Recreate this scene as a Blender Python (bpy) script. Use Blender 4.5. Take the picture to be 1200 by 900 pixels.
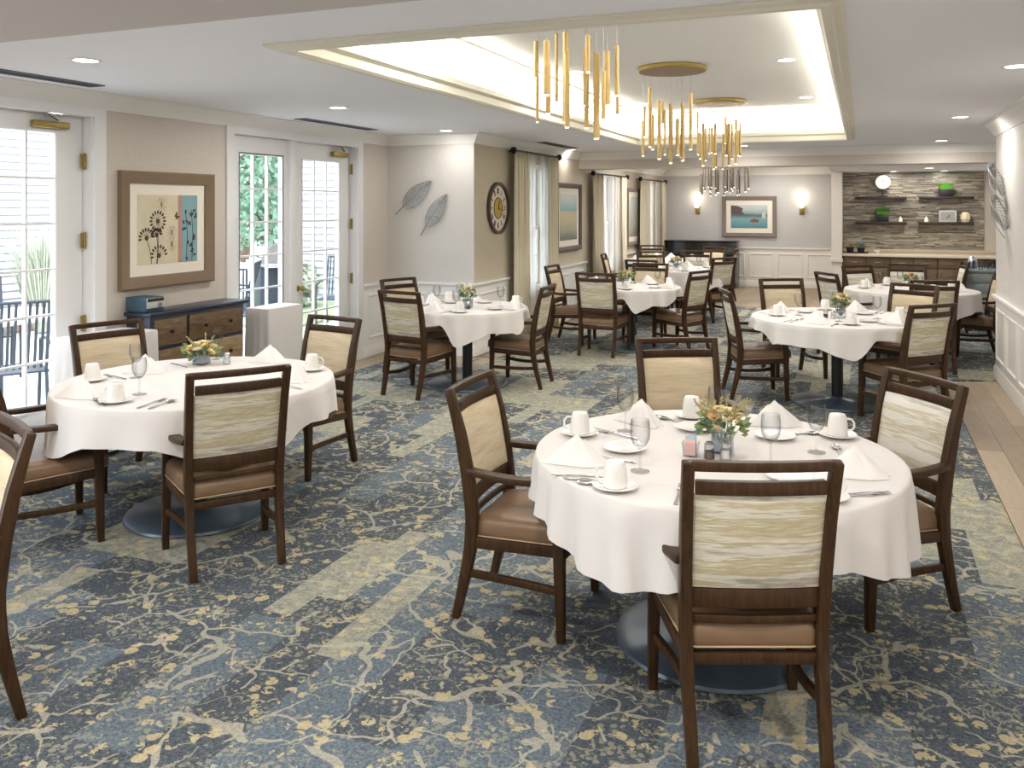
import bpy, bmesh, math, random
from mathutils import Vector, Matrix
PI = math.pi
for o in list(bpy.data.objects): bpy.data.objects.remove(o)
SC = bpy.context.scene
COL = SC.collection

# ---------------- camera ----------------
YAW = math.atan(409 / 1010)
cam_d = bpy.data.cameras.new('camera'); cam = bpy.data.objects.new('camera', cam_d); COL.objects.link(cam)
cam_d.sensor_width = 36; cam_d.lens = 1010 / 1200 * 36; cam_d.shift_y = -(450 - 241) / 1200
cam_d.clip_start = .05; cam_d.clip_end = 200
cam.location = (0, 0, 1.7); cam.rotation_euler = (PI / 2, 0, YAW)
SC.camera = cam
# ---------------- sky ----------------
W = bpy.data.worlds.new('sky'); SC.world = W; W.use_nodes = True
bg = W.node_tree.nodes['Background']; bg.inputs[0].default_value = (.84, .92, 1, 1); bg.inputs[1].default_value = 5.6
# ---------------- exposure ----------------
SC.view_settings.view_transform = 'Standard'; SC.view_settings.look = 'None'
SC.view_settings.exposure = 0.08; SC.view_settings.gamma = 1; SC.view_settings.use_curve_mapping = False
SC.cycles.use_denoising = True; SC.cycles.max_bounces = 9; SC.cycles.diffuse_bounces = 5
SC.cycles.transparent_max_bounces = 24; SC.cycles.sample_clamp_indirect = 6; SC.cycles.caustics_refractive = False
SC.cycles.caustics_reflective = False
CAN_W = 13; NEAR_W = 22; COVE_W = 32

# ---------------- materials ----------------
def srgb(h):
    if isinstance(h, str):
        h = h.lstrip('#'); h = [int(h[i:i + 2], 16) / 255 for i in (0, 2, 4)]
    return tuple((c / 12.92 if c <= .04045 else ((c + .055) / 1.055) ** 2.4) for c in h) + (1,)
MATS = {}
class NT:
    def __init__(s, name):
        s.m = bpy.data.materials.new(name); s.m.use_nodes = True; s.t = s.m.node_tree; s.n = s.t.nodes
        s.b = s.n['Principled BSDF']; s.out = s.n['Material Output']
    def new(s, ty, **kw):
        n = s.n.new(ty)
        for k, v in kw.items(): setattr(n, k, v)
        return n
    def link(s, a, b): s.t.links.new(a, b)
    def set(s, node, i, v):
        if hasattr(v, 'node'): s.link(v, node.inputs[i])
        else: node.inputs[i].default_value = v
    def math(s, op, a, b=0.0, c=0.0):
        n = s.new('ShaderNodeMath', operation=op); s.set(n, 0, a); s.set(n, 1, b)
        if op in ('MULTIPLY_ADD', 'SMOOTH_MIN'): s.set(n, 2, c)
        return n.outputs[0]
    def mix(s, f, a, b):
        n = s.new('ShaderNodeMix', data_type='RGBA'); s.set(n, 0, f); s.set(n, 6, a); s.set(n, 7, b); return n.outputs[2]
    def coord(s, w='Object'): return s.new('ShaderNodeTexCoord').outputs[w]
    def mapping(s, vec, scale=(1, 1, 1), rot=(0, 0, 0), loc=(0, 0, 0)):
        n = s.new('ShaderNodeMapping'); s.link(vec, n.inputs[0]); n.inputs[1].default_value = loc
        n.inputs[2].default_value = rot; n.inputs[3].default_value = scale; return n.outputs[0]
    def noise(s, vec, scale, detail=3, rough=.5, dist=0, out=0):
        n = s.new('ShaderNodeTexNoise'); s.link(vec, n.inputs['Vector']); n.inputs['Scale'].default_value = scale
        n.inputs['Detail'].default_value = detail; n.inputs['Roughness'].default_value = rough
        n.inputs['Distortion'].default_value = dist; return n.outputs[out]
    def ramp(s, f, pts):
        n = s.new('ShaderNodeValToRGB'); s.link(f, n.inputs[0]); e = n.color_ramp.elements
        while len(e) < len(pts): e.new(.5)
        for q, (p, c) in zip(e, pts):
            q.position = p; q.color = c if len(c) == 4 else srgb(c)
        return n.outputs[0]
    def step(s, v, a, b):
        n = s.new('ShaderNodeMapRange'); s.set(n, 0, v); n.inputs[1].default_value = a; n.inputs[2].default_value = b; return n.outputs[0]
    def bump(s, h, strength=.3, dist=.01):
        n = s.new('ShaderNodeBump'); s.link(h, n.inputs['Height']); n.inputs['Strength'].default_value = strength
        n.inputs['Distance'].default_value = dist; s.link(n.outputs[0], s.b.inputs['Normal'])
    def col(s, c): s.set(s.b, 'Base Color', c)
def simple(name, c, rough=.5, metal=0, var=.06, scale=20, bump=0, emit=0, coat=0, stretch=(1, 1, 1)):
    k = NT(name); c = srgb(c); k.b.inputs['Roughness'].default_value = rough; k.b.inputs['Metallic'].default_value = metal
    v = k.mapping(k.coord(), stretch); nz = k.noise(v, scale, 4)
    lo = tuple(x * (1 - var) for x in c[:3]) + (1,); hi = tuple(min(1, x * (1 + var)) for x in c[:3]) + (1,)
    k.col(k.mix(nz, lo, hi))
    if bump: k.bump(nz, bump, .004)
    if coat: k.b.inputs['Coat Weight'].default_value = coat
    if emit:
        k.b.inputs['Emission Color'].default_value = c; k.b.inputs['Emission Strength'].default_value = emit
    MATS[name] = k.m; return k.m
def wood(name, a, b, rough=.35, stretch=(1, 1, 1), scale=6, spec=.5):
    k = NT(name); v = k.mapping(k.coord(), stretch); n1 = k.noise(v, scale, 6, .65, 1.2)
    k.col(k.mix(k.step(n1, .3, .7), srgb(a), srgb(b))); k.b.inputs['Roughness'].default_value = rough
    k.b.inputs['Specular IOR Level'].default_value = spec
    k.bump(n1, .12, .003); MATS[name] = k.m; return k.m

wood('chair_wood', '#2a1a0e', '#4c341d', .42, (9, 9, 1.2), 5, .3)
wood('piano_black', '#0b0b0d', '#15161a', .18, (1, 1, 1), 3)
wood('table_black', '#121417', '#1e2226', .35)
simple('base_metal', '#52616e', .30, .35, .1, 8)
simple('leather', '#7d634b', .40, 0, .16, 14, .25)
simple('piping', '#b39a7c', .6)
simple('white_paint', '#eceae6', .42, 0, .015, 6)
simple('door_white', '#e6e6e6', .38, 0, .015, 6)
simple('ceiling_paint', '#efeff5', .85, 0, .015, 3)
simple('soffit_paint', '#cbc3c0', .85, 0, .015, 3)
simple('tray_paint', '#eeeeef', .85, 0, .015, 3)
simple('cove_paint', '#eeece4', .6, 0, .02, 3)
simple('trim_cream', '#dcd8c8', .5, 0, .02, 5)
simple('cloth', '#dedad7', .85, 0, .03, 9, .15)
simple('napkin', '#e9e6e2', .85, 0, .03, 25, .2)
simple('tan_napkin', '#d9cfc0', .85, 0, .03, 25, .2)
simple('china', '#e9e7e3', .22, 0, .01, 5)
simple('steel', '#c4c4c6', .22, .95, .05, 30)
simple('brass', '#a08a4e', .4, .7, .08, 30)
simple('gold_tube', '#b59b66', .45, .35, .06, 40, 0, 0, 0, (1, 1, .1))
simple('bronze_tube', '#6d6458', .42, .6, .08, 40)
simple('canopy_under', '#8a6f52', .5, .5)
simple('black_metal', '#191a1e', .4, .5)
simple('vent_grey', '#6a6d78', .6)
simple('vent_dark', '#2c2e34', .7)
simple('frame_brown', '#7d6a54', .42, 0, .15, 12)
simple('frame_grey', '#7d7068', .5, 0, .12, 12)
simple('frame_dark', '#4a3a32', .45, 0, .12, 12)
simple('mat_board', '#eee7da', .8, 0, .01)
simple('dresser_navy', '#232a40', .3, 0, .15, 10)
simple('radio_blue', '#365468', .4); simple('radio_face', '#c9c9c4', .4)
simple('curtain_cream', '#cfc6b0', .9, 0, .06, 30, .15, 0, 0, (1, 1, .1))
simple('plant_pot', '#1c1d22', .5); simple('plant_green', '#4f8a28', .6, 0, .35, 60)
simple('leaf_green', '#8a9a6a', .6, 0, .35, 40); simple('leaf_teal', '#4f7a74', .6, 0, .2, 40)
simple('petal_cream', '#f0e6c4', .7, 0, .12, 60); simple('petal_yellow', '#e6cf8c', .7, 0, .15, 60)
simple('petal_peach', '#e2b890', .7, 0, .15, 60); simple('stem_tan', '#c9a988', .7)
simple('sage_branch', '#a59a6a', .7, 0, .25, 60)
simple('counter_stone', '#cdbfa9', .35, 0, .12, 40)
simple('shelf_wood', '#33241b', .45, 0, .2, 10); wood('cabinet_wood', '#4d3c2b', '#6a533c', .45, (1, 1, .3), 5)
simple('cart_blue', '#8d9698', .5); simple('cart_dark', '#3a4248', .5)
simple('concrete', '#d9d6d0', .8, 0, .06, 3); simple('grass', '#a9b68f', .9, 0, .3, 30); simple('mulch', '#8d6f58', .9, 0, .3, 20)
simple('siding', '#c9c9cd', .7, 0, .02, 2); simple('siding_lap_shade', '#9a9da4', .8); simple('siding_dark', '#b9bcc4', .7, 0, .02, 2); simple('patio_metal', '#3e4650', .45, .3, .1, 20)
simple('bark', '#6d5b4b', .9); simple('tree_leaf', '#7c9a82', .7, 0, .35, 12); simple('grass_leaf', '#b4b8a4', .7, 0, .35, 12)
simple('packet_blue', '#a9c6d2', .6); simple('packet_pink', '#e2b6b0', .6); simple('pepper', '#5a5048', .7); simple('salt', '#e6e4e0', .7)
simple('clock_face', '#d8d2c2', .6, 0, .08, 14); simple('clock_gold', '#b9993f', .5, 0, .25, 20); simple('ink', '#26221e', .6)
simple('silver_leaf', '#8f9394', .4, .5, .15, 30); simple('outlet_black', '#111111', .5)
for i, c in enumerate(['#a59a88', '#84796a', '#c4bcac', '#6b6154', '#93948d']): simple('mosaic_%d' % i, c, .3, 0, .12, 50)
for nm, c, st in (('lamp_glow', '#fff4e4', 9), ('tube_glow', '#fff0dc', 5), ('sconce_glow', '#fff0d8', 2.2), ('led_glow', '#fff4dc', 5), ('candle', '#fff6e6', .25)):
    k = NT(nm); k.col(srgb(c)); k.b.inputs['Emission Color'].default_value = srgb(c); k.b.inputs['Emission Strength'].default_value = st; MATS[nm] = k.m
def glassmat(name, tint=(1, 1, 1, 1), amount=.12, rough=.02, edge=1):
    k = NT(name); k.n.remove(k.b)
    tr = k.new('ShaderNodeBsdfTransparent'); lf = k.new('ShaderNodeLayerWeight'); lf.inputs[0].default_value = .35 if 'pane' not in name else .02; k.link(k.mix(lf.outputs['Facing'], tint, tuple(c * edge for c in tint[:3]) + (1,)), tr.inputs[0])
    gl = k.new('ShaderNodeBsdfGlossy'); gl.inputs['Roughness'].default_value = rough
    lw = k.new('ShaderNodeLayerWeight'); lw.inputs[0].default_value = amount
    mx = k.new('ShaderNodeMixShader'); g_ = k.new('ShaderNodeNewGeometry'); k.set(mx, 0, k.math('MULTIPLY', lw.outputs['Fresnel'], k.math('SUBTRACT', 1.0, g_.outputs['Backfacing']))); k.link(tr.outputs[0], mx.inputs[1]); k.link(gl.outputs[0], mx.inputs[2])
    k.link(mx.outputs[0], k.out.inputs[0]); MATS[name] = k.m
glassmat('pane_glass', (.97, .985, 1, 1), .1); glassmat('goblet_glass', (.975, .98, .985, 1), .3, .02, .66); glassmat('vase_glass', (.86, .89, .93, 1), .3, .02, .6)
def sheer():
    k = NT('sheer'); k.n.remove(k.b)
    tr = k.new('ShaderNodeBsdfTransparent'); tl = k.new('ShaderNodeBsdfTranslucent'); df = k.new('ShaderNodeBsdfDiffuse')
    tl.inputs[0].default_value = (.92, .93, .92, 1); df.inputs[0].default_value = (.88, .88, .86, 1)
    a = k.new('ShaderNodeMixShader'); a.inputs[0].default_value = .25; k.link(tl.outputs[0], a.inputs[1]); k.link(df.outputs[0], a.inputs[2])
    b = k.new('ShaderNodeMixShader'); b.inputs[0].default_value = .48; k.link(tr.outputs[0], b.inputs[1]); k.link(a.outputs[0], b.inputs[2])
    k.link(b.outputs[0], k.out.inputs[0]); MATS['sheer'] = k.m
sheer()
def wallpaper(name, a, b):
    k = NT(name); v = k.coord()
    h = k.noise(k.mapping(v, (1, 1, 40)), 6, 3); w = k.noise(k.mapping(v, (40, 40, 1)), 5, 3)
    f = k.math('MULTIPLY', k.math('ADD', h, w), .5); k.col(k.mix(k.step(f, .35, .65), srgb(a), srgb(b)))
    k.b.inputs['Roughness'].default_value = .8; k.bump(f, .15, .002); MATS[name] = k.m
wallpaper('wall_beige', '#c6bdb3', '#d3cbc2'); wallpaper('wall_tan', '#bbb09c', '#c8beab'); wallpaper('wall_grey', '#bcbbb8', '#c8c7c5'); wallpaper('wall_pale', '#ccc8c2', '#d6d2cd')
def fabric_plain():
    k = NT('fabric_plain'); v = k.coord(); n = k.noise(k.mapping(v, (2, 2, 45)), 4, 4); n2 = k.noise(k.mapping(v, (1.2, 1.2, 9)), 3, 2)
    f = k.math('ADD', k.math('MULTIPLY', n, .6), k.math('MULTIPLY', n2, .5))
    k.col(k.ramp(f, [(.35, '#b5a286'), (.55, '#cdbd9f'), (.75, '#d9ccb2')])); k.b.inputs['Roughness'].default_value = .85; k.bump(n, .2, .002)
    MATS['fabric_plain'] = k.m
def fabric_streak(name, seed, pts):
    k = NT(name); v = k.coord('Object'); v2 = k.mapping(v, (.8, .8, 12), (0, 0, 0), (seed, 0, seed * 1.7))
    n = k.noise(v2, 1.5, 8, .68, .25); n2 = k.noise(k.mapping(v, (7, 7, 90), (0, 0, 0), (seed, 0, 0)), 2, 4)
    f = k.math('ADD', k.math('MULTIPLY', n, .86), k.math('MULTIPLY', n2, .14))
    k.col(k.ramp(f, pts)); k.b.inputs['Roughness'].default_value = .8; MATS[name] = k.m
fabric_plain()
fabric_streak('fabric_streak', 1.3, [(.34, '#c9c4b6'), (.40, '#a0978f'), (.44, '#cfc9ba'), (.49, '#d9d5c9'), (.53, '#b3a787'), (.57, '#c6bc9c'), (.61, '#ddd9ce'), (.68, '#a69d90')])
fabric_streak('fabric_silver', 4.1, [(.34, '#b5b1a6'), (.42, '#dcd9cf'), (.5, '#e0ddd4'), (.55, '#bfb496'), (.6, '#d9d6cb'), (.68, '#aaa598')])
def carpet():
    k = NT('carpet'); v = k.coord(); sep = k.new('ShaderNodeSeparateXYZ'); k.link(v, sep.inputs[0]); X, Y = sep.outputs[0], sep.outputs[1]
    def cells(wx, ly, x0, seed):
        row = k.math('FLOOR', k.math('MULTIPLY', k.math('ADD', X, x0), 1 / wx))
        wn = k.new('ShaderNodeTexWhiteNoise', noise_dimensions='1D'); k.link(k.math('ADD', row, seed), wn.inputs['W'])
        col_ = k.math('FLOOR', k.math('ADD', k.math('MULTIPLY', Y, 1 / ly), k.math('MULTIPLY', wn.outputs[0], 3)))
        cb = k.new('ShaderNodeCombineXYZ'); k.link(row, cb.inputs[0]); k.link(col_, cb.inputs[1]); cb.inputs[2].default_value = seed
        c_ = k.new('ShaderNodeTexWhiteNoise', noise_dimensions='3D'); k.link(cb.outputs[0], c_.inputs['Vector']); return c_
    thin = cells(.135, .82, .035, 1.0); wide = cells(.5, .55, .10, 5.0); mid = cells(.25, .9, .1, 9.0)
    lightsel = k.math('MAXIMUM', k.math('GREATER_THAN', thin.outputs[0], .885), k.math('GREATER_THAN', wide.outputs[0], .85))
    tone = k.math('GREATER_THAN', mid.outputs[0], .62)
    off = k.new('ShaderNodeVectorMath', operation='MULTIPLY_ADD'); k.link(mid.outputs['Color'], off.inputs[0]); off.inputs[1].default_value = (.35, .0, 0); k.link(v, off.inputs[2])
    def warped(src, scale, amt, detail, add=(0, 0, 0)):
        w = k.noise(v, scale, detail, .5, 0, 1); n = k.new('ShaderNodeVectorMath', operation='MULTIPLY_ADD'); k.link(w, n.inputs[0]); n.inputs[1].default_value = (amt, amt, 0); k.link(src, n.inputs[2])
        a = k.new('ShaderNodeVectorMath', operation='ADD'); k.link(n.outputs[0], a.inputs[0]); a.inputs[1].default_value = add; return a.outputs[0]
    def vor(vec, scale, feat):
        n = k.new('ShaderNodeTexVoronoi', feature=feat, voronoi_dimensions='2D'); k.link(vec, n.inputs['Vector']); n.inputs['Scale'].default_value = scale; return n.outputs['Distance']
    b1 = k.math('LESS_THAN', vor(warped(v, 2.6, .55, 2, (3, 7, 0)), 2.3, 'DISTANCE_TO_EDGE'), .027); m1 = k.math('GREATER_THAN', k.noise(v, 2.3, 2), .50)
    b2 = k.math('LESS_THAN', vor(warped(off.outputs[0], 5, .28, 2), 4.4, 'DISTANCE_TO_EDGE'), .030); m2 = k.math('GREATER_THAN', k.noise(off.outputs[0], 4, 2), .50)
    b3 = k.math('LESS_THAN', vor(warped(off.outputs[0], 9, .16, 3, (1, 2, 0)), 9, 'DISTANCE_TO_EDGE'), .035); m3 = k.math('GREATER_THAN', k.noise(v, 6, 3), .52)
    branch = k.math('MAXIMUM', k.math('MULTIPLY', b1, m1), k.math('MULTIPLY', b2, m2)); twig = k.math('MULTIPLY', b3, m3)
    fd = vor(warped(v, 30, .018, 1), 15, 'F1'); mf = k.math('GREATER_THAN', k.noise(v, 6.5, 4, .75), .545)
    fd2 = vor(warped(v, 60, .012, 2), 33, 'F1'); mf2 = k.math('GREATER_THAN', k.noise(v, 5, 5, .8), .53)
    flo = k.math('MULTIPLY', k.math('LESS_THAN', fd, .36), mf); flo2 = k.math('MULTIPLY', k.math('LESS_THAN', fd2, .36), mf2)
    pile = k.noise(v, 170, 3, .7); stip = k.step(k.noise(v, 75, 4, .8), .40, .60); mot = k.step(k.noise(v, 16, 6, .85), .42, .60)
    dark = k.mix(stip, srgb('#3c434c'), srgb('#5b646d')); dark2 = k.mix(stip, srgb('#4b5865'), srgb('#76828b'))
    base = k.mix(tone, dark, dark2)
    lt = k.mix(mot, k.mix(stip, srgb('#6f777a'), srgb('#94978d')), k.mix(stip, srgb('#a39f8c'), srgb('#c2bca4')))
    base = k.mix(lightsel, base, lt)
    spk = k.math('MULTIPLY', k.math('GREATER_THAN', k.noise(v, 44, 5, .85), .56), k.step(k.noise(v, 1.7, 4, .7), .40, .62))
    c = k.mix(k.math('MULTIPLY', spk, .55), base, srgb('#9fa095'))
    c = k.mix(k.math('MULTIPLY', twig, .6), c, srgb('#a5a08a'))
    c = k.mix(k.math('MULTIPLY', flo2, .5), c, srgb('#aba88f'))
    c = k.mix(k.math('MULTIPLY', branch, k.math('MULTIPLY_ADD', stip, .3, .55)), c, srgb('#b7b3a1'))
    c = k.mix(k.math('MULTIPLY', flo, k.math('MULTIPLY_ADD', stip, .3, .62)), c, srgb('#c6b78f'))
    c = k.mix(k.math('MULTIPLY', pile, .2), c, srgb('#2d3238'))
    k.col(c); k.b.inputs['Roughness'].default_value = .95; k.b.inputs['Specular IOR Level'].default_value = .2; k.bump(pile, .5, .004); MATS['carpet'] = k.m
carpet()
def plank():
    k = NT('plank'); oi = k.new('ShaderNodeObjectInfo').outputs['Random']; v = k.coord()
    n = k.noise(k.mapping(v, (14, 1.5, 1)), 3, 6, .6, .5); f = k.math('ADD', k.math('MULTIPLY', oi, .5), k.math('MULTIPLY', n, .5))
    k.col(k.ramp(f, [(.2, '#887763'), (.5, '#9a8972'), (.8, '#aa9982')])); k.b.inputs['Roughness'].default_value = .45; MATS['plank'] = k.m
plank()
def drawer_wood():
    k = NT('drawer_wood'); oi = k.new('ShaderNodeObjectInfo').outputs['Random']; v = k.coord()
    n = k.noise(k.mapping(v, (2, 2, 12)), 4, 5, .6, .8); f = k.math('ADD', k.math('MULTIPLY', oi, .35), k.math('MULTIPLY', n, .65))
    k.col(k.ramp(f, [(.25, '#4a3826'), (.5, '#7b6245'), (.75, '#a18a68')])); k.b.inputs['Roughness'].default_value = .4; MATS['drawer_wood'] = k.m
drawer_wood()
def seascape(name, pts, axis=2, scale=5, amt=.25):
    k = NT(name); v = k.coord(); sep = k.new('ShaderNodeSeparateXYZ'); k.link(v, sep.inputs[0])
    n = k.noise(k.mapping(v, (1, 1, 2.5)), scale, 5, .65, .4)
    f = k.math('ADD', sep.outputs[axis], k.math('MULTIPLY', k.math('SUBTRACT', n, .5), amt))
    k.col(k.ramp(f, pts)); k.b.inputs['Roughness'].default_value = .25; MATS[name] = k.m
seascape('paint_beach', [(.05, '#6f7468'), (.22, '#a4a58f'), (.42, '#c2b795'), (.58, '#cdbd97'), (.66, '#7fa9b0'), (.8, '#9ec0c4'), (.95, '#c9cec4')])
seascape('paint_harbor', [(.02, '#5c8a92'), (.2, '#6b9aa6'), (.4, '#7fa8ae'), (.55, '#4d6c68'), (.65, '#8fa9a8'), (.8, '#b7c6c8'), (1, '#c9d2d0')], amt=.2)
seascape('paint_pale', [(.05, '#9a9f98'), (.3, '#b9b9aa'), (.6, '#c6c9c4'), (.9, '#d6d8d4')])
simple('art_cream', '#d6cbb0', .6, 0, .12, 9); simple('art_blue', '#7fa2ac', .6, 0, .15, 9); simple('art_pink', '#b98a7c', .6, 0, .12, 9)
simple('art_brown', '#4a3c2c', .6); simple('boat_red', '#8a4a3e', .5); simple('house_plum', '#5e4c50', .5)

# ---------------- geometry helper ----------------
class MB:
    def __init__(s): s.v = []; s.f = []; s.mi = []; s.cur = 0
    def mat(s, i): s.cur = i; return s
    def add(s, vs, fs):
        b = len(s.v); s.v += [tuple(p) for p in vs]; s.f += [tuple(i + b for i in f) for f in fs]; s.mi += [s.cur] * len(fs); return s
    def box(s, x0, x1, y0, y1, z0, z1):
        return s.add([(x0, y0, z0), (x1, y0, z0), (x1, y1, z0), (x0, y1, z0), (x0, y0, z1), (x1, y0, z1), (x1, y1, z1), (x0, y1, z1)],
                     [(0, 3, 2, 1), (4, 5, 6, 7), (0, 1, 5, 4), (1, 2, 6, 5), (2, 3, 7, 6), (3, 0, 4, 7)])
    def rings(s, R, cap=True, closed=False):
        n = len(R[0]); V = [p for r in R for p in r]; F = []
        m = len(R)
        for i in range(m if closed else m - 1):
            a, b = i * n, ((i + 1) % m) * n
            for j in range(n): F.append((a + j, a + (j + 1) % n, b + (j + 1) % n, b + j))
        if cap and not closed: F.append(tuple(range(n - 1, -1, -1))); F.append(tuple(range((m - 1) * n, m * n)))
        return s.add(V, F)
    def lathe(s, prof, n=20, c=(0, 0, 0)):
        R = [[(c[0] + r * math.cos(2 * PI * j / n), c[1] + r * math.sin(2 * PI * j / n), c[2] + z) for j in range(n)] for r, z in prof]
        return s.rings(R)
    def tube(s, path, r, n=8, closed=False):
        P = [Vector(p) for p in path]; R = []; m = len(P); rr = r if isinstance(r, (list, tuple)) else [r] * m
        up = None
        for i, p in enumerate(P):
            t = (P[(i + 1) % m] - P[i - 1]) if closed else (P[min(i + 1, m - 1)] - P[max(i - 1, 0)])
            t.normalize()
            if up is None: up = t.orthogonal().normalized()
            up = (up - t * up.dot(t)); up = up.normalized() if up.length > 1e-6 else t.orthogonal().normalized()
            q = t.cross(up)
            R.append([p + (up * math.cos(2 * PI * j / n) + q * math.sin(2 * PI * j / n)) * rr[i] for j in range(n)])
        return s.rings(R, True, closed)
    def bar(s, path, secs, right=(1, 0, 0)):
        """rectangular section along path; secs = (w along right, d perpendicular)"""
        P = [Vector(p) for p in path]; R = []; m = len(P)
        for i, p in enumerate(P):
            t = (P[min(i + 1, m - 1)] - P[max(i - 1, 0)]).normalized(); rt = Vector(right); rt = (rt - t * rt.dot(t)).normalized(); q = t.cross(rt)
            w, d = secs[i] if isinstance(secs, list) else secs
            R.append([p + rt * a * w / 2 + q * b * d / 2 for a, b in ((-1, -1), (1, -1), (1, 1), (-1, 1))])
        return s.rings(R)
    def sweep2(s, path, prof, closed=False):
        """mitred sweep along a horizontal path; prof = (offset to the right of travel, z)"""
        n = len(path); R = []
        for i in range(n):
            p = Vector(path[i]); a = Vector(path[i - 1]) if (i or closed) else None; b = Vector(path[(i + 1) % n]) if (i < n - 1 or closed) else None
            def nr(u, v): d = (v - u).normalized(); return Vector((d.y, -d.x))
            if a is None: m = nr(p, b)
            elif b is None: m = nr(a, p)
            else:
                n1, n2 = nr(a, p), nr(p, b); m = (n1 + n2); m = m / max(.2, m.length_squared / 2) if m.length > .01 else n1
            R.append([(p.x + m.x * o, p.y + m.y * o, z) for o, z in prof])
        return s.rings(R, not closed, closed)
    def frame(s, O, U, V, N, w, h, prof):
        """mitred picture frame. O = lower-left outer corner, prof = list of (inset, height along N)"""
        O, U, V, N = map(Vector, (O, U, V, N)); R = []
        for a, b in ((0, 0), (1, 0), (1, 1), (0, 1)):
            R.append([O + U * (a * w + (i if a == 0 else -i)) + V * (b * h + (i if b == 0 else -i)) + N * z for i, z in prof])
        return s.rings(R, False, True)
    def quad(s, O, U, V): O, U, V = map(Vector, (O, U, V)); return s.add([O, O + U, O + U + V, O + V], [(0, 1, 2, 3)])
    def slab(s, O, U, V, N):
        O, U, V, N = map(Vector, (O, U, V, N)); P = [O, O + U, O + U + V, O + V]
        return s.add(P + [p + N for p in P], [(0, 3, 2, 1), (4, 5, 6, 7), (0, 1, 5, 4), (1, 2, 6, 5), (2, 3, 7, 6), (3, 0, 4, 7)])
    def grid(s, fn, nu, nv, loop=False):
        V = [fn(i / nu, j / nv) for j in range(nv + 1) for i in range(nu + 1)]
        return s.add(V, [(j * (nu + 1) + i, j * (nu + 1) + i + 1, (j + 1) * (nu + 1) + i + 1, (j + 1) * (nu + 1) + i) for j in range(nv) for i in range(nu)])
    def mesh(s, name, mats, smooth=35, bevel=0, seg=2):
        me = bpy.data.meshes.new(name); me.from_pydata(s.v, [], s.f)
        if isinstance(mats, str): mats = [mats]
        for m in mats: me.materials.append(MATS[m])
        for p, i in zip(me.polygons, s.mi): p.material_index = i
        bm = bmesh.new(); bm.from_mesh(me); bmesh.ops.recalc_face_normals(bm, faces=bm.faces)
        if bevel:
            es = [e for e in bm.edges if len(e.link_faces) == 2 and e.calc_face_angle(0) > .6]
            bmesh.ops.bevel(bm, geom=es, offset=bevel, segments=seg, profile=.5, affect='EDGES', clamp_overlap=True)
        bm.to_mesh(me); bm.free()
        if smooth:
            me.polygons.foreach_set('use_smooth', [True] * len(me.polygons)); me.set_sharp_from_angle(angle=math.radians(smooth))
        return me
    def build(s, name, mats, parent=None, **kw):
        return link(name, s.mesh(name, mats, **kw), parent)
def link(name, me, parent=None, loc=None, rz=None):
    o = bpy.data.objects.new(name, me); COL.objects.link(o)
    if parent: o.parent = parent
    if loc: o.location = loc
    if rz is not None: o.rotation_euler.z = rz
    return o
def tag(o, label=None, cat=None, group=None, kind=None):
    if label: o['label'] = label
    if cat: o['category'] = cat
    if group: o['group'] = group
    if kind: o['kind'] = kind
    return o
def thing(name, loc, label, cat, rz=0, group=None):
    o = link(name, None, None, loc, rz); o.empty_display_size = .1; return tag(o, label, cat, group)
def struct(mb, name, mats, label=None, cat=None, **kw):
    o = mb.build(name, mats, **kw); o['kind'] = 'structure'; return tag(o, label, cat)
def copy_tree(src, parent=None):
    kids = [c for c in KIDS(src)]; c = src.copy(); COL.objects.link(c); c.parent = parent
    for k_ in kids: copy_tree(k_, c)
    return c
def KIDS(o): return [c for c in bpy.data.objects if c.parent == o]
rnd = random.Random(7)

# ---------------- room dimensions ----------------
LX, JY, JX, RX, RY, CZ = -5.15, 8.83, -4.04, 1.24, 9.72, 2.52
FY, BY, KX, KY, FRX = 18.75, -2.6, -.45, 15.9, 2.1
TX0, TX1, TY0, TY1, TZ = -2.72, -.15, 3.65, 11.1, 2.9
# ---------------- floor ----------------
fl = MB().box(LX - .2, FRX + .2, BY - .1, FY + .2, -.2, -.012)
FLOOR = struct(fl, 'floor', 'plank', 'carpeted dining room floor with pale wood plank borders', 'floor')
ca = MB().add([(-4.82, BY, 0), (.745, BY, 0), (.745, 9.35, 0), (FRX, 9.9, 0), (FRX, 14.2, 0), (-.6, 14.9, 0), (-3.75, 14.9, 0), (-3.75, 8.45, 0), (-4.82, 8.45, 0)], [tuple(range(9))])
ca.add([(x, y, -.012) for x, y, z in ca.v[:9]], [])
ca.add([], []); n_ = 9
ca.f += [(i, (i + 1) % n_, n_ + (i + 1) % n_, n_ + i) for i in range(n_)]; ca.mi += [0] * n_
tag(ca.build('carpet', 'carpet', FLOOR, smooth=0), 'slate blue plank carpet printed with cream branches and blossoms')
PL = {}
def planks(x0, x1, y0, y1, w=.165, L=1.25):
    x = x0; r = 0
    while x < x1 - .02:
        ww = min(w, x1 - x); y = y0 - rnd.random() * L
        while y < y1:
            a, b = max(y, y0), min(y + L, y1)
            if b - a > .05:
                key = (round(ww, 3), round(b - a, 2))
                if key not in PL: PL[key] = MB().box(.001, ww - .001, 0.001, round(b - a, 2) - .001, -.008, -.0015).mesh('plank', 'plank', smooth=0)
                link('plank', PL[key], FLOOR, (x, a, 0))
            y += L
        x += w
planks(.75, RX, 2.2, 9.3); planks(LX, -4.83, 3.4, 8.8); planks(-4.83, -3.95, 8.46, 8.8, .165, 2); planks(-4.0, -3.76, 8.9, 14.8, .24, 1.6); planks(-4.0, -.46, 14.95, FY, .2, 1.8)
planks(RX, FRX, 9.35, 9.75, .2, 2)
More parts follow.
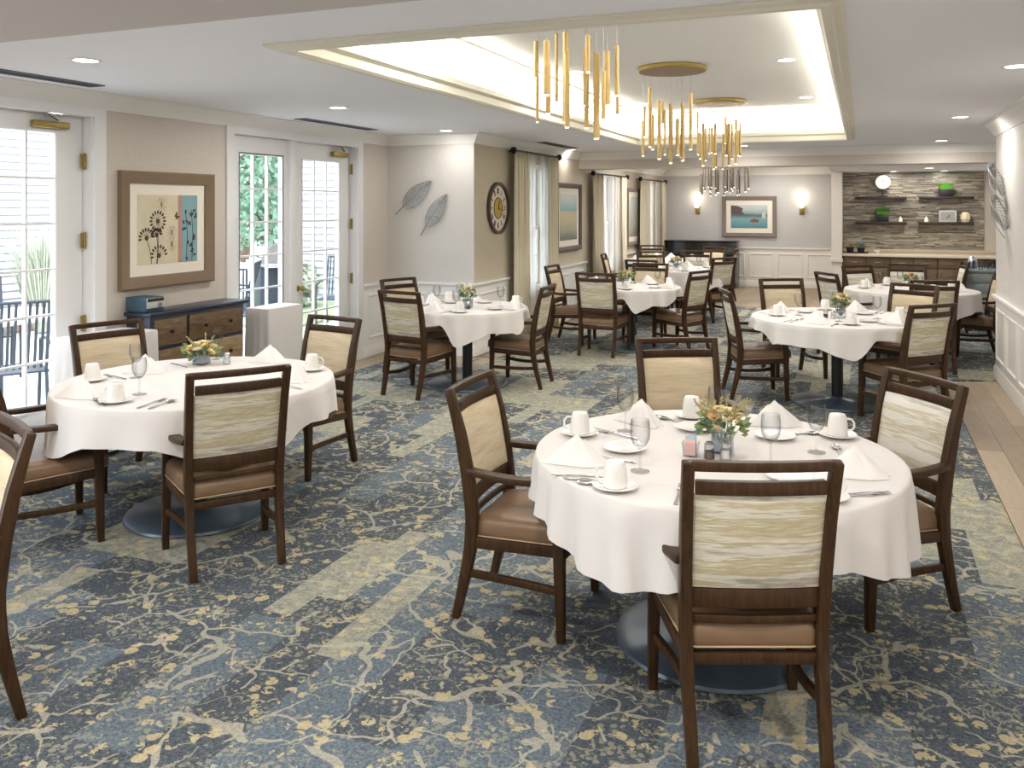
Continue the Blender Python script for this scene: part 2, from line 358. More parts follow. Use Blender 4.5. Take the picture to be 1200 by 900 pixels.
# ---------------- walls ----------------
def wall_open_x(mb, X, t, y0, y1, z1, holes):
    """wall in plane x = X (thickness t to the left), holes = (ya, yb, za, zb)"""
    y = y0
    for ya, yb, za, zb in sorted(holes):
        mb.box(X - t, X, y, ya, 0, z1)
        if za > 0: mb.box(X - t, X, ya, yb, 0, za)
        mb.box(X - t, X, ya, yb, zb, z1); y = yb
    mb.box(X - t, X, y, y1, 0, z1)
D1H = (3.45, 4.66, 0, 2.37); D2H = (6.12, 8.18, 0, 2.37)
m = MB(); wall_open_x(m, LX, .2, BY, JY, CZ + .1, [D1H, D2H, (-1.4, 1.6, 0, 2.3)]); struct(m, 'wall_left', 'wall_beige', 'beige grasscloth wall with the glazed patio doors', 'wall', smooth=0)
struct(MB().box(LX - .2, JX, JY, JY + .02, 0, CZ + .1), 'wall_jut', 'wall_pale', 'pale wall section facing the room under the leaf wall art', 'wall', smooth=0)
m = MB(); WIN = [(10.15, 11.1), (13.75, 14.65), (16.95, 17.75)]
wall_open_x(m, JX, .2, JY + .02, FY, CZ + .1, [(a, b, .62, 2.2) for a, b in WIN]); struct(m, 'wall_windows', 'wall_tan', 'tan wall with three curtained windows', 'wall', smooth=0)
struct(MB().box(JX, KX - .001, FY, FY + .2, 0, CZ + .1), 'wall_back', 'wall_grey', 'grey far wall above white wainscot panels', 'wall', smooth=0)
struct(MB().box(RX, RX + .12, BY, RY, 0, CZ + .1).box(RX + .12, FRX, RY - .12, RY, 0, CZ + .1), 'wall_right', 'wall_pale', 'pale right-hand wall carrying two metal wall leaves', 'wall', smooth=0)
m = MB().box(FRX, FRX + .15, RY, KY + .2, 0, CZ + .1); struct(m, 'wall_kitchen_side', 'wall_pale', smooth=0)
KW = struct(MB().box(KX + .16, FRX, KY, KY + .2, 0, CZ), 'wall_kitchen', 'wall_beige', 'kitchenette back wall faced with brown mosaic strips', 'wall', smooth=0)
struct(MB().box(KX, KX + .16, 15.1, FY + .2, 0, CZ).box(KX - .015, KX + .175, 15.08, 15.13, .78, .83), 'wall_partition', 'wall_beige', 'short beige partition beside the kitchenette', 'wall', smooth=0)
struct(MB().box(LX - .2, RX + .12, BY - .2, BY, 0, CZ + .1), 'wall_front', 'wall_beige', smooth=0)
# ---------------- ceiling ----------------
c = MB(); T = CZ + .16; e = .17
for a in ((LX - .2, TX0, BY - .2, FY), (TX1, FRX, BY - .2, 12.72), (TX0, TX1, BY - .2, TY0), (TX0, TX1, TY1, 12.72)): c.box(*a, CZ, CZ + .025)
c.box(TX0, KX, 12.72, FY, CZ, CZ + .025)
for a in ((LX - .2, TX0 - e, BY - .2, FY + .2), (TX1 + e, FRX + .2, BY - .2, FY + .2), (TX0 - e, TX1 + e, BY - .2, TY0 - e), (TX0 - e, TX1 + e, TY1 + e, FY + .2)): c.box(*a, CZ + .025, TZ + .1)
struct(c, 'ceiling', 'ceiling_paint', 'pale lavender grey main ceiling', 'ceiling', smooth=0)
struct(MB().box(TX0 - e - .01, TX1 + e + .01, TY0 - e - .01, TY1 + e + .01, TZ, TZ + .12), 'ceiling_tray', 'tray_paint', 'raised tray ceiling above the pendant chandeliers', 'ceiling', smooth=0)
loop = [(TX0, TY0), (TX1, TY0), (TX1, TY1), (TX0, TY1)]   # counter-clockwise, right of travel = outward
m = MB().sweep2(loop, [(.085, CZ - .001), (.085, CZ - .012), (.07, CZ - .022), (.045, CZ - .022), (.035, CZ - .035), (0, CZ - .035), (-.012, CZ - .02), (-.012, CZ + .03), (-.035, CZ + .05), (-.035, CZ + .085), (-.02, CZ + .095), (0, CZ + .095), (0, CZ + .02), (.05, CZ - .001)], True)
struct(m, 'trim_1', 'trim_cream', 'cream moulding framing the ceiling tray opening', 'moulding')
m = MB().sweep2(loop, [(.155, CZ + .10), (.14, CZ + .14), (.115, CZ + .15), (.11, CZ + .185), (.085, CZ + .195), (.08, CZ + .23), (.05, CZ + .25), (.045, CZ + .28), (0, CZ + .315), (-.01, CZ + .34), (-.06, CZ + .36), (-.06, TZ), (.168, TZ), (.168, CZ + .10)], True)
struct(m, 'trim_2', 'cove_paint', 'stepped crown moulding inside the lit ceiling tray', 'moulding')
m = MB().sweep2(loop, [(.03, CZ + .03), (.06, CZ + .03), (.06, CZ + .045), (.03, CZ + .045)], True)
tag(struct(m, 'trim_3', 'led_glow'), 'warm light strip hidden in the ceiling tray cove', 'light strip')
# soffit in front, beam, kitchen soffit
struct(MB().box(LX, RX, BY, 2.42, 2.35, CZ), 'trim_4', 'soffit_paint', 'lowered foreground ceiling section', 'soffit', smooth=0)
struct(MB().box(JX, FRX, 12.72, 13.12, 2.265, CZ), 'trim_5', 'wall_beige', 'beige ceiling beam crossing the room', 'beam', smooth=0)
struct(MB().box(KX, FRX, 13.12, KY, 2.265, CZ), 'trim_6', 'ceiling_paint', 'lowered ceiling over the kitchenette', 'soffit', smooth=0)
def crown(z, s=1): return [(0, z - .12 * s), (.012 * s, z - .12 * s), (.016 * s, z - .105 * s), (.03 * s, z - .09 * s), (.045 * s, z - .06 * s), (.075 * s, z - .035 * s), (.082 * s, z - .02 * s), (.095 * s, z - .015 * s), (.095 * s, z), (0, z)]
P1 = [(LX, 2.42), (LX, JY), (JX, JY), (JX, 12.72), (FRX, 12.72)]
struct(MB().sweep2(P1, crown(CZ)), 'trim_7', 'white_paint', 'white crown moulding along left walls and beam', 'moulding')
struct(MB().sweep2([(FRX, RY), (RX, RY), (RX, 2.42)], crown(CZ, 1.1)), 'trim_8', 'white_paint', 'white crown moulding on the right wall', 'moulding')
struct(MB().sweep2([(JX, 13.12), (JX, FY), (KX, FY)], crown(CZ, 1.5)), 'trim_9', 'white_paint', 'white crown moulding at the far wall', 'moulding')
base = [(0, 0), (.018, 0), (.018, .10), (.008, .13), (0, .13)]; rail = [(0, .775), (.014, .775), (.018, .79), (.035, .80), (.035, .822), (0, .822)]
struct(MB().sweep2([(LX, D2H[1] + .09), (LX, JY), (JX, JY), (JX, FY), (KX, FY)], base), 'baseboard_left', 'white_paint')
struct(MB().sweep2([(LX, D1H[1] + .09), (LX, D2H[0] - .09)], base), 'baseboard_between', 'white_paint')
struct(MB().sweep2([(RX + .12, RY), (RX, RY), (RX, BY)], base), 'baseboard_right', 'white_paint')
struct(MB().sweep2([(RX + .12, RY), (RX, RY), (RX, BY)], rail), 'trim_10', 'white_paint', 'white chair rail on the right wall', 'moulding')
struct(MB().sweep2([(LX, D2H[1] + .09), (LX, JY), (JX, JY), (JX, 9.85)], rail), 'trim_11', 'white_paint', 'white chair rail around the wall corner', 'moulding')
struct(MB().sweep2([(JX, 11.5), (JX, 13.1)], rail).sweep2([(JX, 15.4), (JX, 16.3)], rail).sweep2([(JX, 18.6), (JX, FY), (KX, FY)], rail), 'trim_12', 'white_paint', 'white chair rail on window and far walls', 'moulding')
def wains(name, A, B, n, label, z0=.20, z1=.70, mat='white_paint'):
    """painted wainscot panel sheet plus raised panel mouldings, A->B with the room on the right"""
    A, B = Vector(A), Vector(B); d = (B - A); L = d.length; d.normalize(); N = Vector((d.y, -d.x))
    m = MB().slab((A.x, A.y, .13), (d.x * L, d.y * L, 0), (0, 0, .65), (N.x * .006, N.y * .006, 0)); root = struct(m, name, mat, label, 'wainscot', smooth=0)
    g = .09; w = (L - g * (n + 1)) / n
    for i in range(n):
        o = A + d * (g + i * (w + g)) + N * .006
        MB().frame((o.x, o.y, z0), (d.x, d.y, 0), (0, 0, 1), (N.x, N.y, 0), w, z1 - z0, [(0, 0), (.004, .012), (.018, .014), (.026, .004), (.03, 0)]).build('panel_moulding', mat, root)
wains('trim_13', (RX, RY - .02), (RX, 4.4), 8, 'white panelled wainscot on the right wall')
wains('trim_14', (LX, 8.29), (LX, JY), 1, 'white wainscot between patio door and corner')
wains('trim_15', (LX + .01, JY), (JX, JY), 2, 'white wainscot under the leaf wall art')
wains('trim_16', (JX, JY + .02), (JX, 9.85), 1, 'wainscot panel under the wall clock', mat='white_paint')
wains('trim_17', (JX, 11.5), (JX, 13.1), 2, 'wainscot panels under the beach picture')
wains('trim_18', (JX + .01, FY), (KX, FY), 6, 'white panelled wainscot on the far wall')
# ---------------- recessed lights ----------------
def can_light(x, y, z, label, w=CAN_W, visible=True, warm=(1, .955, .90)):
    t = thing('recessed_light', (x, y, z), label, 'ceiling light')
    MB().lathe([(.085, 0), (.085, -.004), (.078, -.006), (.066, -.004), (.066, 0)], 20).build('trim_ring', 'white_paint', t)
    MB().lathe([(.064, -.0005), (.064, -.003), (.001, -.003)], 20).build('lens', 'lamp_glow', t)
    if w:
        ld = bpy.data.lights.new('lamp', 'AREA'); ld.shape = 'DISK'; ld.size = .13; ld.energy = w; ld.color = warm
        lo = bpy.data.objects.new('lamp', ld); COL.objects.link(lo); lo.parent = t; lo.location = (0, 0, -.012)
for x, y, z, l, w in [(-4.05, 6.13, CZ, 'round downlight near the left doors of the main ceiling', CAN_W), (-4.2, 8.45, CZ, 'round downlight in the ceiling above the leaf wall art', CAN_W * .4), (-3.93, 12.0, CZ, 'round downlight over the beach picture', CAN_W * .45),
    (-.57, 7.42, TZ, 'nearer right downlight in the tray ceiling', CAN_W * 1.3), (-.56, 10.05, TZ, 'farther right downlight in the tray ceiling', CAN_W * 1.3), (-2.37, 7.37, TZ, 'downlight in the tray behind the nearest chandelier', CAN_W * 1.3), (-2.37, 9.94, TZ, 'downlight in the tray behind the middle chandelier', CAN_W * 1.3),
    (-.57, 4.85, TZ, 'tray downlight nearest the viewer on the right', CAN_W * 1.3), (-2.37, 4.85, TZ, 'tray downlight nearest the viewer on the left', CAN_W * 1.3),
    (.85, 8.94, CZ, 'round downlight beside the right wall', CAN_W), (.94, 12.1, CZ, 'round downlight in front of the beam, right side', CAN_W), (-1.5, 12.1, CZ, 'round downlight in front of the beam, beside the third chandelier', CAN_W),
    (.94, 14.3, 2.265, 'front downlight in the kitchenette ceiling', CAN_W * 1.8), (.5, 15.55, 2.265, 'left rear downlight grazing the mosaic wall', CAN_W * .3), (1.25, 15.55, 2.265, 'right rear downlight grazing the mosaic wall', CAN_W * .3),
    (-3.0, 14.8, CZ, 'downlight in the far room left side', CAN_W * 3.2), (-1.4, 14.6, CZ, 'downlight in the far room right side', CAN_W * 3.2), (-1.6, 17.9, CZ, 'downlight before the harbour picture', CAN_W * 1.3), (-3.2, 17.5, CZ, 'downlight above the piano', CAN_W * .8),
    (.85, 5.8, CZ, 'added fill downlight by right wall, second along', CAN_W), (-4.05, 3.6, CZ, 'added fill downlight by the first patio door', CAN_W),  # extra cans, added as ambient fill for the near room
    (-4.0, 1.4, 2.35, 'added fill downlight in the foreground soffit, far left', NEAR_W), (-2.3, 1.4, 2.35, 'added fill downlight in the foreground soffit, left of centre', NEAR_W), (-.6, 1.6, 2.35, 'added fill downlight in the foreground soffit, right of centre', NEAR_W), (.8, 1.6, 2.35, 'added fill downlight in the foreground soffit, far right', NEAR_W), (-1.5, -.8, 2.35, 'added fill downlight behind the viewer', NEAR_W), (.6, -.8, 2.35, 'right added fill downlight behind the viewer', NEAR_W), (-4.0, -.8, 2.35, 'left added fill downlight behind the viewer', NEAR_W)]:  # soffit cans out of view, added to brighten the foreground
    can_light(x, y, z, l, w)
def cove(x, y, sx, sy, w):
    ld = bpy.data.lights.new('cove_lamp', 'AREA'); ld.shape = 'RECTANGLE'; ld.size = sx; ld.size_y = sy; ld.energy = w; ld.color = (1, .95, .84)
    o = bpy.data.objects.new('cove_lamp', ld); COL.objects.link(o); o.location = (x, y, CZ + .05); o.rotation_euler = (PI, 0, 0)
xm, ym = (TX0 + TX1) / 2, (TY0 + TY1) / 2
cove(TX0 - .05, ym, .04, TY1 - TY0, COVE_W); cove(TX1 + .05, ym, .04, TY1 - TY0, COVE_W); cove(xm, TY1 + .05, TX1 - TX0, .04, COVE_W * .4); cove(xm, TY0 - .05, TX1 - TX0, .04, COVE_W * .4)
def vent(x, y0, y1, z, label):
    t = thing('ceiling_vent', (x, y0, z), label, 'vent')
    MB().box(-.07, .07, 0, y1 - y0, -.008, 0).build('frame', 'vent_grey', t)
    MB().box(-.05, -.005, .02, y1 - y0 - .02, -.010, -.0085).box(.005, .05, .02, y1 - y0 - .02, -.010, -.0085).build('slot', 'vent_dark', t)
vent(-4.84, 3.3, 4.4, CZ, 'linear ceiling vent above the nearest patio door'); vent(-4.88, 6.75, 8.05, CZ, 'linear ceiling vent above the second patio door'); vent(-3.8, 10.4, 11.7, CZ, 'small linear ceiling vent above the first curtained window')

# ---------------- patio doors ----------------
def leaf(root, y0, y1, z0, z1, gy0, gy1, gz0, gz1, nc, nr, X=LX - .09, t=.045, lname='door_leaf', mull=.008):
    lf = MB(); wall_hole = (gy0, gy1, gz0, gz1)
    lf.box(X - t, X, y0, gy0, z0, z1).box(X - t, X, gy1, y1, z0, z1).box(X - t, X, gy0, gy1, z0, gz0).box(X - t, X, gy0, gy1, gz1, z1)
    L = lf.build(lname, 'door_white', root, smooth=0)
    b = MB().frame((X, gy0 - .02, gz0 - .02), (0, 1, 0), (0, 0, 1), (1, 0, 0), gy1 - gy0 + .04, gz1 - gz0 + .04, [(0, 0), (0, .008), (.014, .008), (.022, 0)]).build('glazing_bead', 'door_white', L)
    dy, dz = (gy1 - gy0) / nc, (gz1 - gz0) / nr
    for i in range(1, nc): MB().box(X - t + .008, X - .006, gy0 + i * dy - mull, gy0 + i * dy + mull, gz0, gz1).build('muntin', 'door_white', L, smooth=0)
    for j in range(1, nr): MB().box(X - t + .012, X - .010, gy0, gy1, gz0 + j * dz - mull, gz0 + j * dz + mull).build('muntin', 'door_white', L, smooth=0)
    for i in range(nc):
        for j in range(nr):
            yy, zz = gy0 + i * dy, gz0 + j * dz
            MB().quad((X - .024, yy + mull, zz + mull), (0, dy - 2 * mull, 0), (0, 0, dz - 2 * mull)).build('pane', 'pane_glass', L, smooth=0)
    return L
def hinge(root, y, z): MB().box(LX - .07, LX - .055, y - .018, y + .018, z - .055, z + .055).tube([(LX - .052, y, z - .06), (LX - .052, y, z + .06)], .008, 8).build('hinge', 'brass', root)
def closer(root, y, z):
    c_ = MB().box(LX - .09, LX - .035, y - .30, y - .02, z - .024, z + .024).build('door_closer', 'brass', root, bevel=.008)
    MB().bar([(LX - .03, y - .12, z + .035), (LX + .02, y - .25, z + .07)], (.012, .02), (0, 0, 1)).bar([(LX + .02, y - .25, z + .07), (LX - .03, y + .02, z + .085)], (.012, .02), (0, 0, 1)).build('closer_arm', 'steel', c_)
def casing(root, H, name='casing'):
    y0, y1, _, z1 = H; w = .09
    m = MB()
    for a, b, q, r in ((y0 - w * .9, y0 + .02, 0, z1 - .03), (y1 - .02, y1 + w * .9, 0, z1 - .03), (y0 - w * .9, y1 + w * .9, z1 - .03, z1 + .035)): m.box(LX - .001, LX + .022, a, b, q, r)
    m.box(LX - .2, LX - .001, y0, y0 + .03, 0, z1 - .03).box(LX - .2, LX - .001, y1 - .03, y1, 0, z1 - .03).box(LX - .2, LX - .001, y0, y1, z1 - .03, z1).box(LX - .2, LX, y0, y1, -.01, .02)
    m.build(name, 'door_white', root, smooth=0)
R1 = thing('door_1', (0, 0, 0), 'white glazed patio door at the left edge', 'door'); R1['kind'] = 'structure'
casing(R1, D1H); L1 = leaf(R1, 3.48, 4.625, .02, 2.338, 3.74, 4.40, .30, 2.21, 3, 6)
for z in (2.02, 1.45, .85): hinge(R1, 4.615, z)
closer(R1, 4.5, 2.262)
R2 = thing('door_2', (0, 0, 0), 'white glazed patio door with sidelight past the dresser', 'door'); R2['kind'] = 'structure'
casing(R2, D2H); MB().box(LX - .16, LX - .02, 7.0, 7.10, 0, 2.34).build('mullion_post', 'door_white', R2, bevel=.004)
leaf(R2, 6.15, 7.0, .02, 2.338, 6.30, 6.915, .30, 2.17, 3, 6, LX - .06, lname='sidelight')
MB().frame((LX - .056, 6.285, .285), (0, 1, 0), (0, 0, 1), (1, 0, 0), .645, 1.90, [(0, 0), (0, .006), (.008, .006), (.012, 0)]).build('gasket', 'vent_dark', R2)
L2 = leaf(R2, 7.11, 8.145, .02, 2.338, 7.29, 7.94, .30, 2.165, 3, 6)
for z in (2.1, 1.5, .9): hinge(R2, 8.15, z)
closer(R2, 8.08, 2.25)
MB().lathe([(.001, 0), (.03, .005), (.03, .012), (.012, .02), (.012, .045), (.028, .055), (.03, .07), (.02, .082), (.001, .085)], 16).build('door_knob', 'brass', L2)
kn = [o for o in KIDS(L2) if o.name.startswith('door_knob')][0]; kn.rotation_euler = (0, PI / 2, 0); kn.location = (LX - .09, 7.2, .87)

# ---------------- curtained windows ----------------
def window(n, y0, y1, ro, rod, cl, shl, shr, cr, word):
    X = JX - .12; r = thing('window_%d' % n, (0, 0, 0), 'tall white sash window, %s behind sheer curtains' % word, 'window'); r['kind'] = 'structure'
    z0, z1 = .62, 2.2
    MB().frame((JX, y0 - .05, z0 - .05), (0, 1, 0), (0, 0, 1), (1, 0, 0), y1 - y0 + .1, z1 - z0 + .1, [(0, 0), (0, .018), (.06, .012), (.06, -.12), (.04, -.12)]).build('window_frame', 'white_paint', r)
    for k_, (za, zb) in enumerate(((z0, (z0 + z1) / 2 + .02), ((z0 + z1) / 2 - .02, z1))):
        s_ = MB().frame((X + .03 * (1 - k_), y0, za), (0, 1, 0), (0, 0, 1), (1, 0, 0), y1 - y0, zb - za, [(0, 0), (0, .03), (.045, .03), (.045, 0)]).build('sash', 'white_paint', r, smooth=0)
        w_, h_ = (y1 - y0 - .09) / 3, (zb - za - .09) / 2
        m = MB()
        for i in (1, 2): m.box(X + .03 * (1 - k_) + .008, X + .03 * (1 - k_) + .022, y0 + .045 + i * w_ - .009, y0 + .045 + i * w_ + .009, za + .045, zb - .045)
        m.box(X + .03 * (1 - k_) + .008, X + .03 * (1 - k_) + .022, y0 + .045, y1 - .045, (za + zb) / 2 - .009, (za + zb) / 2 + .009)
        m.build('muntin', 'white_paint', s_, smooth=0)
        for i in range(3):
            for j in range(2): MB().quad((X + .03 * (1 - k_) + .015, y0 + .045 + i * w_ + .009, za + .045 + j * h_), (0, w_ - .018, 0), (0, 0, h_ - .009)).build('pane', 'pane_glass', s_, smooth=0)
    zr = 2.375 if n == 1 else 2.215
    t = thing('curtain_rod', (ro, rod[0], zr), 'black curtain rod with ball finials over the %s' % word, 'curtain rod', group='curtain rods')
    L = rod[1] - rod[0]
    MB().tube([(0, 0, 0), (0, L, 0)], .016, 10).build('rod', 'black_metal', t)
    for yy in (-.02, L + .02):
        MB().lathe([(.001, -.045), (.03, -.035), (.042, 0), (.03, .035), (.001, .045)], 14, (0, yy, 0)).build('finial', 'black_metal', t)
    for yy in (.1, L - .1): MB().box(JX - ro, 0, yy - .01, yy + .01, -.012, .004).build('bracket', 'black_metal', t)
    def drape(a, b, mat, name, lab, amp, nf, x, z0=.03):
        wd = b - a
        def fn(u, v):
            ph = u * nf * 2 * PI; am = amp * (.6 + .5 * (1 - v)); return (x + am * math.sin(ph + .6 * math.sin(3 * v + a)) + .006 * math.sin(17 * u + 5 * v), a + wd * u + .012 * math.sin(ph * 2 + a), z0 + (zr - .012 - z0) * v)
        o = MB().grid(fn, int(nf * 12), 8).build(name, mat, smooth=80)
        s_ = o.modifiers.new('thickness', 'SOLIDIFY'); s_.thickness = .003 if mat != 'sheer' else .0
        if mat == 'sheer': o.modifiers.remove(s_)
        tag(o, lab, 'curtain', 'window curtains')
    drape(cl[0], cl[1], 'curtain_cream', 'curtain', 'cream drape hanging left of the %s' % word, .035, 5, ro)
    drape(cr[0], cr[1], 'curtain_cream', 'curtain', 'cream drape hanging right of the %s' % word, .03, 4, ro)
    drape(shl[0], shl[1], 'sheer', 'sheer_curtain', 'white sheer curtain, left half of the %s' % word, .022, 5, ro - .035)
    drape(shr[0], shr[1], 'sheer', 'sheer_curtain', 'white sheer curtain, right half of the %s' % word, .022, 5, ro - .035)
window(1, 10.15, 11.1, -3.93, (9.78, 11.45), (9.8, 10.3), (10.25, 10.62), (10.80, 11.12), (11.05, 11.42), 'nearest window')
window(2, 13.75, 14.65, -3.93, (13.15, 15.25), (13.15, 13.72), (13.7, 13.98), (14.62, 14.98), (14.9, 15.2), 'middle window')
window(3, 16.95, 17.75, -3.93, (16.3, 18.55), (16.3, 17.1), (17.0, 17.25), (17.75, 18.25), (18.2, 18.55), 'farthest window')

# ---------------- pictures ----------------
def picture(name, O, U, N, w, h, fr, fw, matw, label, art, dep=.045, framemat='frame_brown'):
    """O lower-left corner on the wall seen from the room, U along the wall, N out of the wall"""
    t = thing(name, O, label, 'picture'); U = Vector(U); N = Vector(N); Z = Vector((0, 0, 1)); z0 = Vector((0, 0, 0))
    MB().frame(z0, U, Z, N, w, h, [(0, .002), (0, dep), (.012, dep + .006), (fw * .6, dep - .004), (fw, dep - .018), (fw, .002)]).build('frame', framemat, t)
    MB().slab(U * fw * .9 + Z * fw * .9 + N * .01, U * (w - 1.8 * fw), Z * (h - 1.8 * fw), N * .004).build('mat_board', 'mat_board', t)
    iw, ih = w - 2 * (fw + matw), h - 2 * (fw + matw); o = U * (fw + matw) + Z * (fw + matw) + N * .0145
    art(t, o, U, Z, N, iw, ih); return t
def ell(mb, o, U, V, N, a, b, ang=0, n=10):
    P = []
    for i in range(n):
        q = 2 * PI * i / n; x, y = a * math.cos(q), b * math.sin(q); P.append(o + U * (x * math.cos(ang) - y * math.sin(ang)) + V * (x * math.sin(ang) + y * math.cos(ang)))
    mb.add([p for p in P] + [p + N * .0015 for p in P], [tuple(range(n, 2 * n))] + [(i, (i + 1) % n, n + (i + 1) % n, n + i) for i in range(n)])
def art_botanic(t, o, U, V, N, w, h):
    MB().slab(o, U * w * .66, V * h, N * .002).build('print', 'art_cream', t); MB().slab(o + U * w * .66, U * w * .06, V * h, N * .002).build('print', 'art_pink', t)
    MB().slab(o + U * w * .72, U * w * .28, V * h, N * .002).build('print', 'art_blue', t)
    m = MB(); q = o + N * .002; r = random.Random(3)
    for cx, cy, R, full in ((.32, .62, .105, 1), (.14, .38, .10, 0), (.34, .12, .11, 0), (.30, .42, .07, 0)):
        for k_ in range(16 if full else 9):
            a = 2 * PI * k_ / 16 + (0 if full else .15)
            ell(m, q + U * (cx * w + R * w * 1.05 * math.cos(a)) + V * (cy * h + R * w * 1.05 * math.sin(a)), U, V, N, .026 * w, .012 * w * 1.2, a)
            p0 = q + U * cx * w + V * cy * h; p1 = p0 + (U * math.cos(a) + V * math.sin(a)) * R * w
            m.bar([p0 + N * .001, p1 + N * .001], (.002, .0015), N)
        ell(m, q + U * cx * w + V * cy * h, U, V, N, .03 * w, .03 * w)
    for (a, b, c_, d) in ((.32, .62, .30, 0), (.14, .38, .22, 0), (.30, .42, .31, 0)): m.bar([q + U * a * w + V * b * h + N * .001, q + U * (a + c_) / 2 * w + V * (b + d) / 2 * h + U * .01 + N * .001, q + U * c_ * w + V * (d + .005) * h + N * .001], (.003, .003), N)
    for i in range(26):
        x, y = (.74 + .24 * r.random(), r.random() * .75 + .03) if i > 3 else (.62 + .06 * r.random(), .6 + .12 * r.random()); ell(m, q + U * x * w + V * y * h, U, V, N, .028 * w, .014 * w, r.random() * 3)
    for x in (.8, .9): m.bar([q + U * x * w + N * .001, q + U * (x + .02) * w + V * h * .4 + N * .001, q + U * (x - .01) * w + V * h * .78 + N * .001], (.003, .003), N)
    m.build('flower_print', 'art_brown', t)
    m = MB()
    for cx, cy in ((.38, .86), (.55, .45), (.55, .28)):
        for k_ in range(12):
            a = 2 * PI * k_ / 12; p0 = q + U * cx * w + V * cy * h; m.bar([p0 + N * .001, p0 + (U * math.cos(a) + V * math.sin(a)) * .09 * w + N * .001], (.0025, .001), N)
    m.build('faint_flower_print', 'frame_brown', t)
def art_mat(mat, extra=None):
    def f(t, o, U, V, N, w, h):
        s_ = MB().slab((0, 0, 0), (w, 0, 0), (0, 0, 1), (0, -.002, 0)).build('print', mat, t)
        s_.matrix_local = Matrix.Translation(o + N * .002) @ Matrix((U.to_4d(), (-N).to_4d(), V.to_4d(), (0, 0, 0, 1))).transposed() @ Matrix.Diagonal((1, 1, h, 1)) if False else Matrix.Translation(o) @ Matrix(((U.x, -N.x, 0, 0), (U.y, -N.y, 0, 0), (0, 0, h, 0), (0, 0, 0, 1)))
        if extra: extra(t, o + N * .002, U, V, N, w, h)
    return f
picture('framed_picture', (LX, 4.86, 1.06), (0, 1, 0), (1, 0, 0), 1.0, .905, 0, .095, .085, 'brown framed botanical print with blue strip above the dresser', art_botanic)
picture('framed_picture', (JX, 11.62, 1.03), (0, 1, 0), (1, 0, 0), 1.12, 1.0, 0, .07, .09, 'dark framed beach scene between nearest and middle windows', art_mat('paint_beach'), framemat='frame_dark')
picture('framed_picture', (JX, 15.62, .95), (0, 1, 0), (1, 0, 0), .98, 1.08, 0, .07, .09, 'tall framed pale picture between middle and farthest windows', art_mat('paint_pale'), framemat='frame_grey')
def harbor(t, o, U, V, N, w, h):
    m = MB(); P = [(.0, .98), (.0, .62), (.1, .58), (.3, .57), (.38, .62), (.30, .72), (.34, .84), (.2, .95)]
    m.add([o + U * a * w + V * b * h + N * z for z in (0, .0015) for a, b in P], [tuple(range(8, 16))] + [(i, (i + 1) % 8, 8 + (i + 1) % 8, 8 + i) for i in range(8)]); m.build('house_print', 'house_plum', t)
    m = MB(); P = [(.52, .34), (.56, .25), (.74, .25), (.79, .36), (.7, .38), (.64, .42)]
    m.add([o + U * a * w + V * b * h + N * z for z in (0, .0015) for a, b in P], [tuple(range(6, 12))] + [(i, (i + 1) % 6, 6 + (i + 1) % 6, 6 + i) for i in range(6)]); m.build('boat_print', 'boat_red', t)
    m = MB().slab(o + U * .85 * w + V * .42 * h, U * .1 * w, V * .28 * h, N * .0012); m.build('building_print', 'paint_pale', t)
picture('framed_picture', (-2.75, FY, 1.04), (1, 0, 0), (0, -1, 0), 1.12, .86, 0, .085, .10, 'grey framed harbour picture on the far wall', art_mat('paint_harbor', harbor), framemat='frame_grey')

# sconces
def sconce(x, label):
    t = thing('wall_sconce', (x, FY, 1.6), label, 'wall lamp', group='wall sconces beside the harbour picture')
    b = MB().box(-.05, .05, -.012, 0, -.09, .09).build('backplate', 'brass', t, bevel=.004)
    MB().tube([(0, -.01, -.04), (0, -.06, -.06), (0, -.09, -.02), (0, -.09, .03)], .008, 8).build('arm', 'brass', t)
    MB().lathe([(.025, .05), (.048, .075), (.055, .12), (.048, .17), (.044, .17), (.001, .14)], 16, (0, -.09, 0)).build('lamp_shade', 'sconce_glow', t)
    ld = bpy.data.lights.new('bulb', 'POINT'); ld.energy = 2.2; ld.color = (1, .86, .68); ld.shadow_soft_size = .05; lo = bpy.data.objects.new('bulb', ld); COL.objects.link(lo); lo.parent = t; lo.location = (0, -.14, .30)
sconce(-3.27, 'lit wall sconce left of the harbour picture'); sconce(-1.13, 'lit wall sconce right of the harbour picture')

